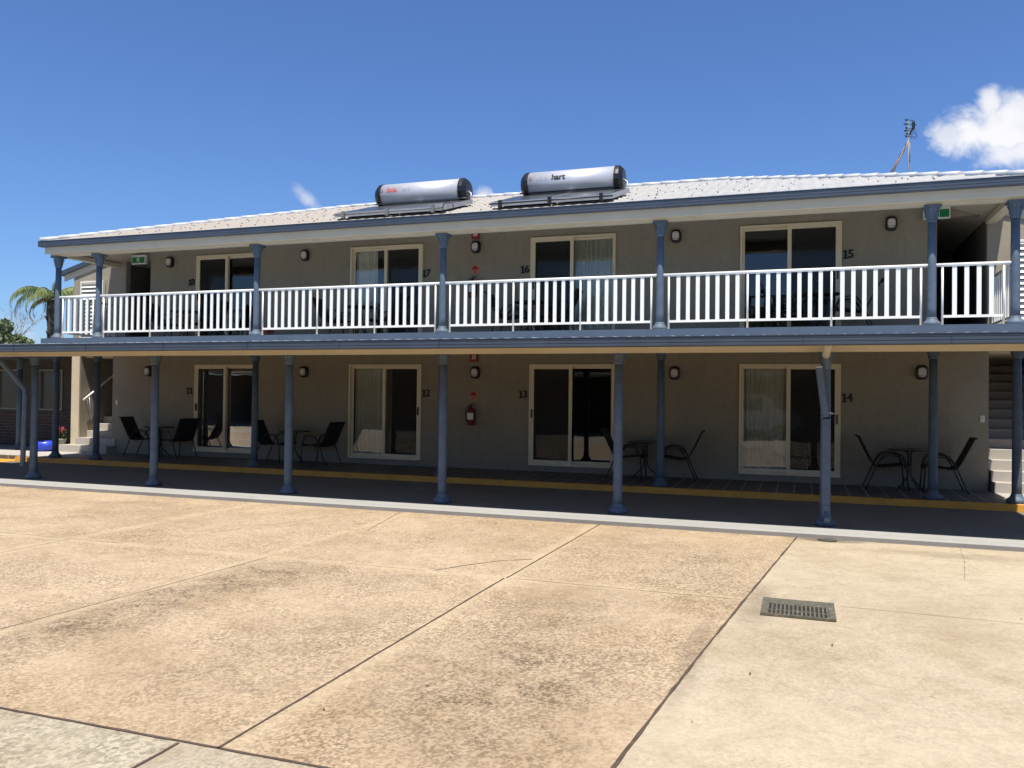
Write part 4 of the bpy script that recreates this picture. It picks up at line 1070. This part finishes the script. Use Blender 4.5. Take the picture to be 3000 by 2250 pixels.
# ------------------------------------------------------------------ bag and flower pot at the left
g = MB(); n = 20; rnd = random.Random(3)
for i in range(9):
    ph = i/8*pi
    for j in range(n):
        th = 2*pi*j/n; r = (sin(ph)**.55) * (1+.12*rnd.uniform(-1, 1))
        g.v.append((.27*r*cos(th), .15*r*sin(th), max(0, .135-.135*cos(ph)*(1+.1*rnd.uniform(-1, 1)))))
g.smooth = True
for i in range(8):
    for j in range(n): g.face((i*n+j, i*n+(j+1) % n, (i+1)*n+(j+1) % n, (i+1)*n+j))
bg = g.build('plastic_bag', M['bluebag']); bg.location = (-12.80, -.45, .004); bg.rotation_euler = (0, 0, .75); tag(bg, 'bright blue plastic bag lying on the ground by the left stairs', 'bag')
t = thing('flower_pot', 'grey flower pot with red flowers beside the sunlit steps', 'plant pot', (-12.60, -.17, .004))
g = MB(); g.lathe([(.10, 0), (.115, .03), (.135, .27), (.15, .275), (.15, .315), (.13, .315), (.12, .26)], 18); g.build('pot', M['terracotta'], t)
def leaves(mb, n, cx, cy_, cz, rx, ry, rz, size, rnd):
    for _ in range(n):
        while True:
            p = Vector((rnd.uniform(-1, 1), rnd.uniform(-1, 1), rnd.uniform(-1, 1)))
            if p.length < 1: break
        c = Vector((cx+p.x*rx, cy_+p.y*ry, cz+p.z*rz)); a = Vector((rnd.gauss(0, 1), rnd.gauss(0, 1), rnd.gauss(0, 1))).normalized()
        b_ = a.orthogonal().normalized(); b_.rotate(Matrix.Rotation(rnd.uniform(0, 6.3), 3, a)); w = a.cross(b_)
        s = size*rnd.uniform(.6, 1.3)
        mb.poly([tuple(c-b_*s), tuple(c+w*s*.4), tuple(c+b_*s), tuple(c-w*s*.4)])
rnd = random.Random(5)
g = MB(); leaves(g, 170, 0, 0, .43, .18, .16, .15, .045, rnd); g.build('foliage', M['plantleaf'], t)
g = MB(); leaves(g, 120, 0, -.02, .52, .18, .15, .11, .03, rnd); g.build('blossom', M['petal'], t)

# ------------------------------------------------------------------ trees
def tree(x, y, h, crown, n, leaf, size, label, seed, group=None, zc=.68, trunk_r=.16):
    rnd = random.Random(seed); t = thing('broadleaf_tree', label, 'tree', (x, y, -.3), group=group)
    g = MB(); top = (rnd.uniform(-.3, .3), rnd.uniform(-.3, .3), h*.8)
    g.tube([(0, 0, 0), (.05, .03, h*.3), top], [trunk_r, trunk_r*.75, trunk_r*.2], 8)
    cl = []
    for k in range(16):
        a = rnd.uniform(0, 2*pi); rr = crown*rnd.uniform(.25, .85); z = h*zc + rnd.uniform(-.32, .34)*h*.62
        e_ = (cos(a)*rr, sin(a)*rr, z); cl.append((e_, crown*rnd.uniform(.24, .42)))
        g.tube([(0, 0, h*rnd.uniform(.25, .5)), (e_[0]*.5, e_[1]*.5, z*.85), e_], [trunk_r*.45, trunk_r*.25, .02], 6)
    g.build('trunk', M['bark'], t)
    g = MB()
    for (e_, r) in cl: leaves(g, n//16, *e_, r, r, r*.8, size, rnd)
    g.build('crown', leaf, t); return t
# pixel-free world positions: behind the brick wing
tree(-21.1, 5.0, 4.55, 1.05, 4200, M['leafgrey'], .10, 'grey green bushy tree beyond the lower roof at the far left', 11)
tree(-20.6, 6.0, 3.95, .5, 1500, M['leaf'], .09, 'small bright green tree top between the grey green bush and the palm', 12)
tree(17, 6, 6.5, 2.6, 2600, M['leaf'], .2, 'broad green tree past the right hand stair tower', 61, group='trees past the right end')
tree(23, 2, 5.5, 2.2, 2200, M['leaf'], .2, 'broad green tree past the right hand stair tower', 62, group='trees past the right end')
# palm
t = thing('palm_tree', 'tall palm tree with drooping fronds behind the left end of the motel', 'palm', (-21.2, 7.2, -.3))
rnd = random.Random(21); PH = 5.25
g = MB(); pts = [(.10*sin(k*.5), 0, PH*k/10) for k in range(11)]; g.tube(pts, [.20+.03*(k % 2) - k*.004 for k in range(11)], 12)
for k in range(26):      # old frond boots
    z = PH*.42+PH*.56*k/26; a = k*2.4; g.tube([(.19*cos(a), .19*sin(a), z), (.30*cos(a), .30*sin(a), z+.16)], [.055, .02], 5)
g.build('trunk', M['bark'], t)
def frond(mb, az, elev, length, droop, rnd, wid=.55, seg=22):
    P = []; p = Vector((0, 0, PH+.05)); e_ = elev
    for i in range(seg+1):
        P.append(p.copy()); e_ -= droop/seg*(.5+1.3*i/seg); p = p + Vector((cos(az)*cos(e_), sin(az)*cos(e_), sin(e_)))*length/seg
    mb.tube(P, [.028*(1-i/seg*.8) for i in range(seg+1)], 5)
    side = Vector((-sin(az), cos(az), 0))
    for i in range(3, seg+1):
        d = (P[i]-P[i-1]).normalized()
        for s in (-1, 1):
            for kk in range(2):
                L = wid*length*.30*(1-abs(i/seg-.45)**1.5*1.4)*rnd.uniform(.8, 1.15)
                if L < .05: continue
                q = P[i-1].lerp(P[i], kk/2+rnd.uniform(0, .3)); dirv = (side*s*.75 + d*.55 + Vector((0, 0, -.6-rnd.uniform(0, .8)))).normalized(); nrm = dirv.cross(d).normalized()
                w = d*.015
                mid_ = q+dirv*L*.55; tip = q+dirv*L*.9+Vector((0, 0, -L*.35))
                mb.poly([tuple(q-w), tuple(mid_-w), tuple(tip), tuple(mid_+w), tuple(q+w)])
g = MB()
for az, el, L, dr_ in ((2.6, .75, 2.2, 2.1), (3.3, .62, 2.35, 2.2), (3.9, .8, 2.0, 2.3), (0.2, .9, 1.7, 2.0), (-.5, .7, 1.8, 2.2), (-1.2, .75, 1.9, 2.2), (1.0, .9, 1.9, 2.0), (1.8, .9, 1.9, 2.0), (-1.9, .8, 1.9, 2.1), (5.6, 1.2, 1.3, 1.6), (4.6, .5, 1.6, 2.2), (.6, .5, 1.5, 1.6)):
    frond(g, az, el, L, dr_, rnd)
g.build('frond', M['palmleaf'], t)
g = MB(); frond(g, 3.6, .15, 1.5, 2.2, rnd, .45); frond(g, -2.2, .0, 1.2, 1.9, rnd, .4); g.build('dry_frond', M['palmdead'], t)
# a bare tree far left
t = thing('bare_tree', 'leafless grey branches against the sky at the far left edge', 'tree', (-26.6, 9, -.3)); g = MB(); rnd = random.Random(9)
def br_(mb, p, d, L, r, k):
    q = p + d*L; mb.tube([p, p.lerp(q, .5)+Vector((rnd.uniform(-.05, .05), 0, rnd.uniform(-.05, .05)))*L, q], [r, r*.8, r*.6], 5)
    if k: 
        for _ in range(3): dd = (d + Vector((rnd.uniform(-.8, .8), rnd.uniform(-.5, .5), rnd.uniform(-.35, .6)))).normalized(); br_(mb, q, dd, L*rnd.uniform(.55, .8), r*.55, k-1)
br_(g, Vector((0, 0, 0)), Vector((.1, 0, 1)), 2.2, .055, 5); g.build('branch', paint('grey_bark', (.28, .24, .22), .9), t)

# ------------------------------------------------------------------ what stands behind the camera (seen mirrored in the glass)
V = thing('carport_block', 'low carport and unit block across the courtyard, behind the camera', 'building')
g = MB(); g.box(-30, 30, -26.2, -26, -.2, 2.6); g.build('rear_wall', M['brick_dark'], V)
g = MB(); g.box(-30, 30, -30, -19.4, 2.7, 2.85); g.build('carport_roof', M['gutter'], V)
g = MB(); g.box(-30, 30, -19.5, -19.4, 2.55, 2.7); g.build('carport_beam', M['cream'], V)
pb = MB(); pb.lathe([(.07, -.17), (.07, 2.56)], 12); p0 = None
for k in range(12):
    if p0 is None: p0 = pb.build('carport_post', M['blue'], V, loc=(-27.5+k*5, -21.5, 0))
    else: inst(p0, V, (-27.5+k*5, -21.5, 0))
for i, (x, y, h, c_) in enumerate(((-14, -33, 8, 3.2), (-5, -36, 9.5, 3.6), (4, -33, 7.5, 2.8), (12, -35, 9, 3.5), (-24, -36, 9, 3.5), (21, -34, 8, 3.2))):
    tree(x, y, h, c_, 1800, M['leaf'], .28, 'leafy tree behind the carport across the courtyard', 40+i, group='trees behind the carport', trunk_r=.25)
t = thing('parked_van', 'white van parked under the carport across the courtyard', 'van', (3.0, -21.5, -.17), 0)
g = MB(); prof = [(-2.2, .35), (2.2, .35), (2.3, .7), (2.25, 1.0), (1.5, 1.2), (.85, 1.85), (-2.1, 1.95), (-2.25, 1.2)]
g.prism([(a, b_) for a, b_ in prof], -.85, .85, 'y'); g.build('body', M['carwhite'], t, bevel=.06)
g = MB(); g.box(-1.9, .75, -.86, .86, 1.2, 1.7); g.build('side_window', M['carglass'], t)
for x in (-1.4, 1.45):
    for y in (-.8, .8): g = MB(); g.lathe([(.33, y-.1), (.33, y+.1)], 20, x=x, y=.33, axis='y'); g.build('wheel', M['tyre'], t)

# ------------------------------------------------------------------ camera
cam = bpy.data.cameras.new('camera'); co_ = bpy.data.objects.new('camera', cam); C.objects.link(co_)
Rv = Vector((.94394028, .32990708, .01175001)); Uv = Vector((-.00673876, -.0163294, .99984396)); Fv = Vector((-.33004747, .94387217, .01319082))
mw = Matrix(((Rv.x, Uv.x, -Fv.x, 5.2689), (Rv.y, Uv.y, -Fv.y, -16.2792), (Rv.z, Uv.z, -Fv.z, 1.5725), (0, 0, 0, 1)))
co_.matrix_world = mw; cam.sensor_width = 36; cam.lens = 2413.01/3000*36; cam.clip_end = 3000; cam.clip_start = .05; S.camera = co_

# ------------------------------------------------------------------ light
sd = Vector((.13, -.36, 1)).normalized(); EL = math.asin(sd.z); ROT = math.atan2(sd.x, sd.y)
su = bpy.data.lights.new('sun', 'SUN'); so_ = bpy.data.objects.new('sun', su); C.objects.link(so_)
su.energy = 5.0; su.angle = RAD(.53); su.color = (1, .94, .845); so_.rotation_euler = sd.to_track_quat('Z', 'Y').to_euler(); so_.location = (0, -30, 60)
w = bpy.data.worlds.new('World'); S.world = w; w.use_nodes = True; nt = w.node_tree; nt.nodes.clear()
out = nd(nt, 'ShaderNodeOutputWorld'); bg_ = nd(nt, 'ShaderNodeBackground'); nt.links.new(bg_.outputs[0], out.inputs[0])
sky = nd(nt, 'ShaderNodeTexSky'); sky.sky_type = 'NISHITA'; sky.sun_disc = False; sky.sun_elevation = EL; sky.sun_rotation = ROT
sky.air_density = 1.0; sky.dust_density = .6; sky.ozone_density = 3.0
tc = nd(nt, 'ShaderNodeTexCoord').outputs['Generated']
STR = .066
def vdot(v):
    n = nd(nt, 'ShaderNodeVectorMath', operation='DOT_PRODUCT'); nt.links.new(tc, n.inputs[0]); n.inputs[1].default_value = v; return n.outputs['Value']
def cloud(center, ru, rv, nscale, lo, hi, amp, rot=0):
    c = Vector(center).normalized(); u = c.cross(Vector((0, 0, 1))).normalized(); v = u.cross(c)
    u2 = u*cos(rot)+v*sin(rot); v2 = v*cos(rot)-u*sin(rot)
    a = mth(nt, 'DIVIDE', vdot(tuple(u2)), ru); b_ = mth(nt, 'DIVIDE', vdot(tuple(v2)), rv)
    d = mth(nt, 'SQRT', mth(nt, 'ADD', mth(nt, 'MULTIPLY', a, a), mth(nt, 'MULTIPLY', b_, b_)))
    front = mth(nt, 'GREATER_THAN', vdot(tuple(c)), .3)
    n_ = noise(nt, tc, nscale, 9, .6, .3)
    f = mth(nt, 'SUBTRACT', mth(nt, 'ADD', 1.0, mth(nt, 'MULTIPLY', mth(nt, 'SUBTRACT', n_, .5), amp)), d)
    mr = nd(nt, 'ShaderNodeMapRange'); mr.interpolation_type = 'SMOOTHSTEP'; nt.links.new(f, mr.inputs[0]); mr.inputs[1].default_value = lo; mr.inputs[2].default_value = hi
    return mth(nt, 'MULTIPLY', mr.outputs[0], front)
mk = cloud((.200, .938, .277), .066, .037, 20, .0, .55, 1.7)
mk = mth(nt, 'MAXIMUM', mk, cloud((.178, .937, .298), .017, .022, 26, .0, .7, 1.9))
mk = mth(nt, 'MAXIMUM', mk, mth(nt, 'MULTIPLY', cloud((.143, .945, .272), .024, .026, 34, .1, .8, 2.2), .8))
mk = mth(nt, 'MAXIMUM', mk, mth(nt, 'MULTIPLY', cloud((.212, .945, .252), .050, .028, 24, .0, .8, 2.1), .92))
mk = mth(nt, 'MAXIMUM', mk, mth(nt, 'MULTIPLY', cloud((-.535, .81, .222), .030, .010, 34, .0, 1.0, 2.6, -.7), .65))
mk = mth(nt, 'MAXIMUM', mk, mth(nt, 'MULTIPLY', cloud((-.3551, .9036, .236), .012, .010, 44, .0, 1.0, 2.2), .8))
mk = mth(nt, 'MAXIMUM', mk, mth(nt, 'MULTIPLY', cloud((-.79, .61, .055), .10, .03, 14, .1, 1.4, 2.4), .5))
shade = ramp(nt, noise(nt, tc, 11, 6, .6), [(.35, (7.4, 7.8, 8.9)), (.62, (10.2, 10.2, 10.6))])
skyc = mixc(nt, 1.0, sky.outputs[0], (.85, 1.13, 1.58), 'MULTIPLY')
nt.links.new(mixc(nt, mk, skyc, shade), bg_.inputs[0]); bg_.inputs[1].default_value = STR

# ------------------------------------------------------------------ render settings
S.render.engine = 'CYCLES'; S.view_settings.view_transform = 'Standard'; S.view_settings.look = 'None'
S.view_settings.gamma = 1; S.view_settings.exposure = .52
S.cycles.max_bounces = 8; S.cycles.diffuse_bounces = 4; S.cycles.glossy_bounces = 4; S.cycles.transparent_max_bounces = 12
S.render.resolution_x = 1024; S.render.resolution_y = 768
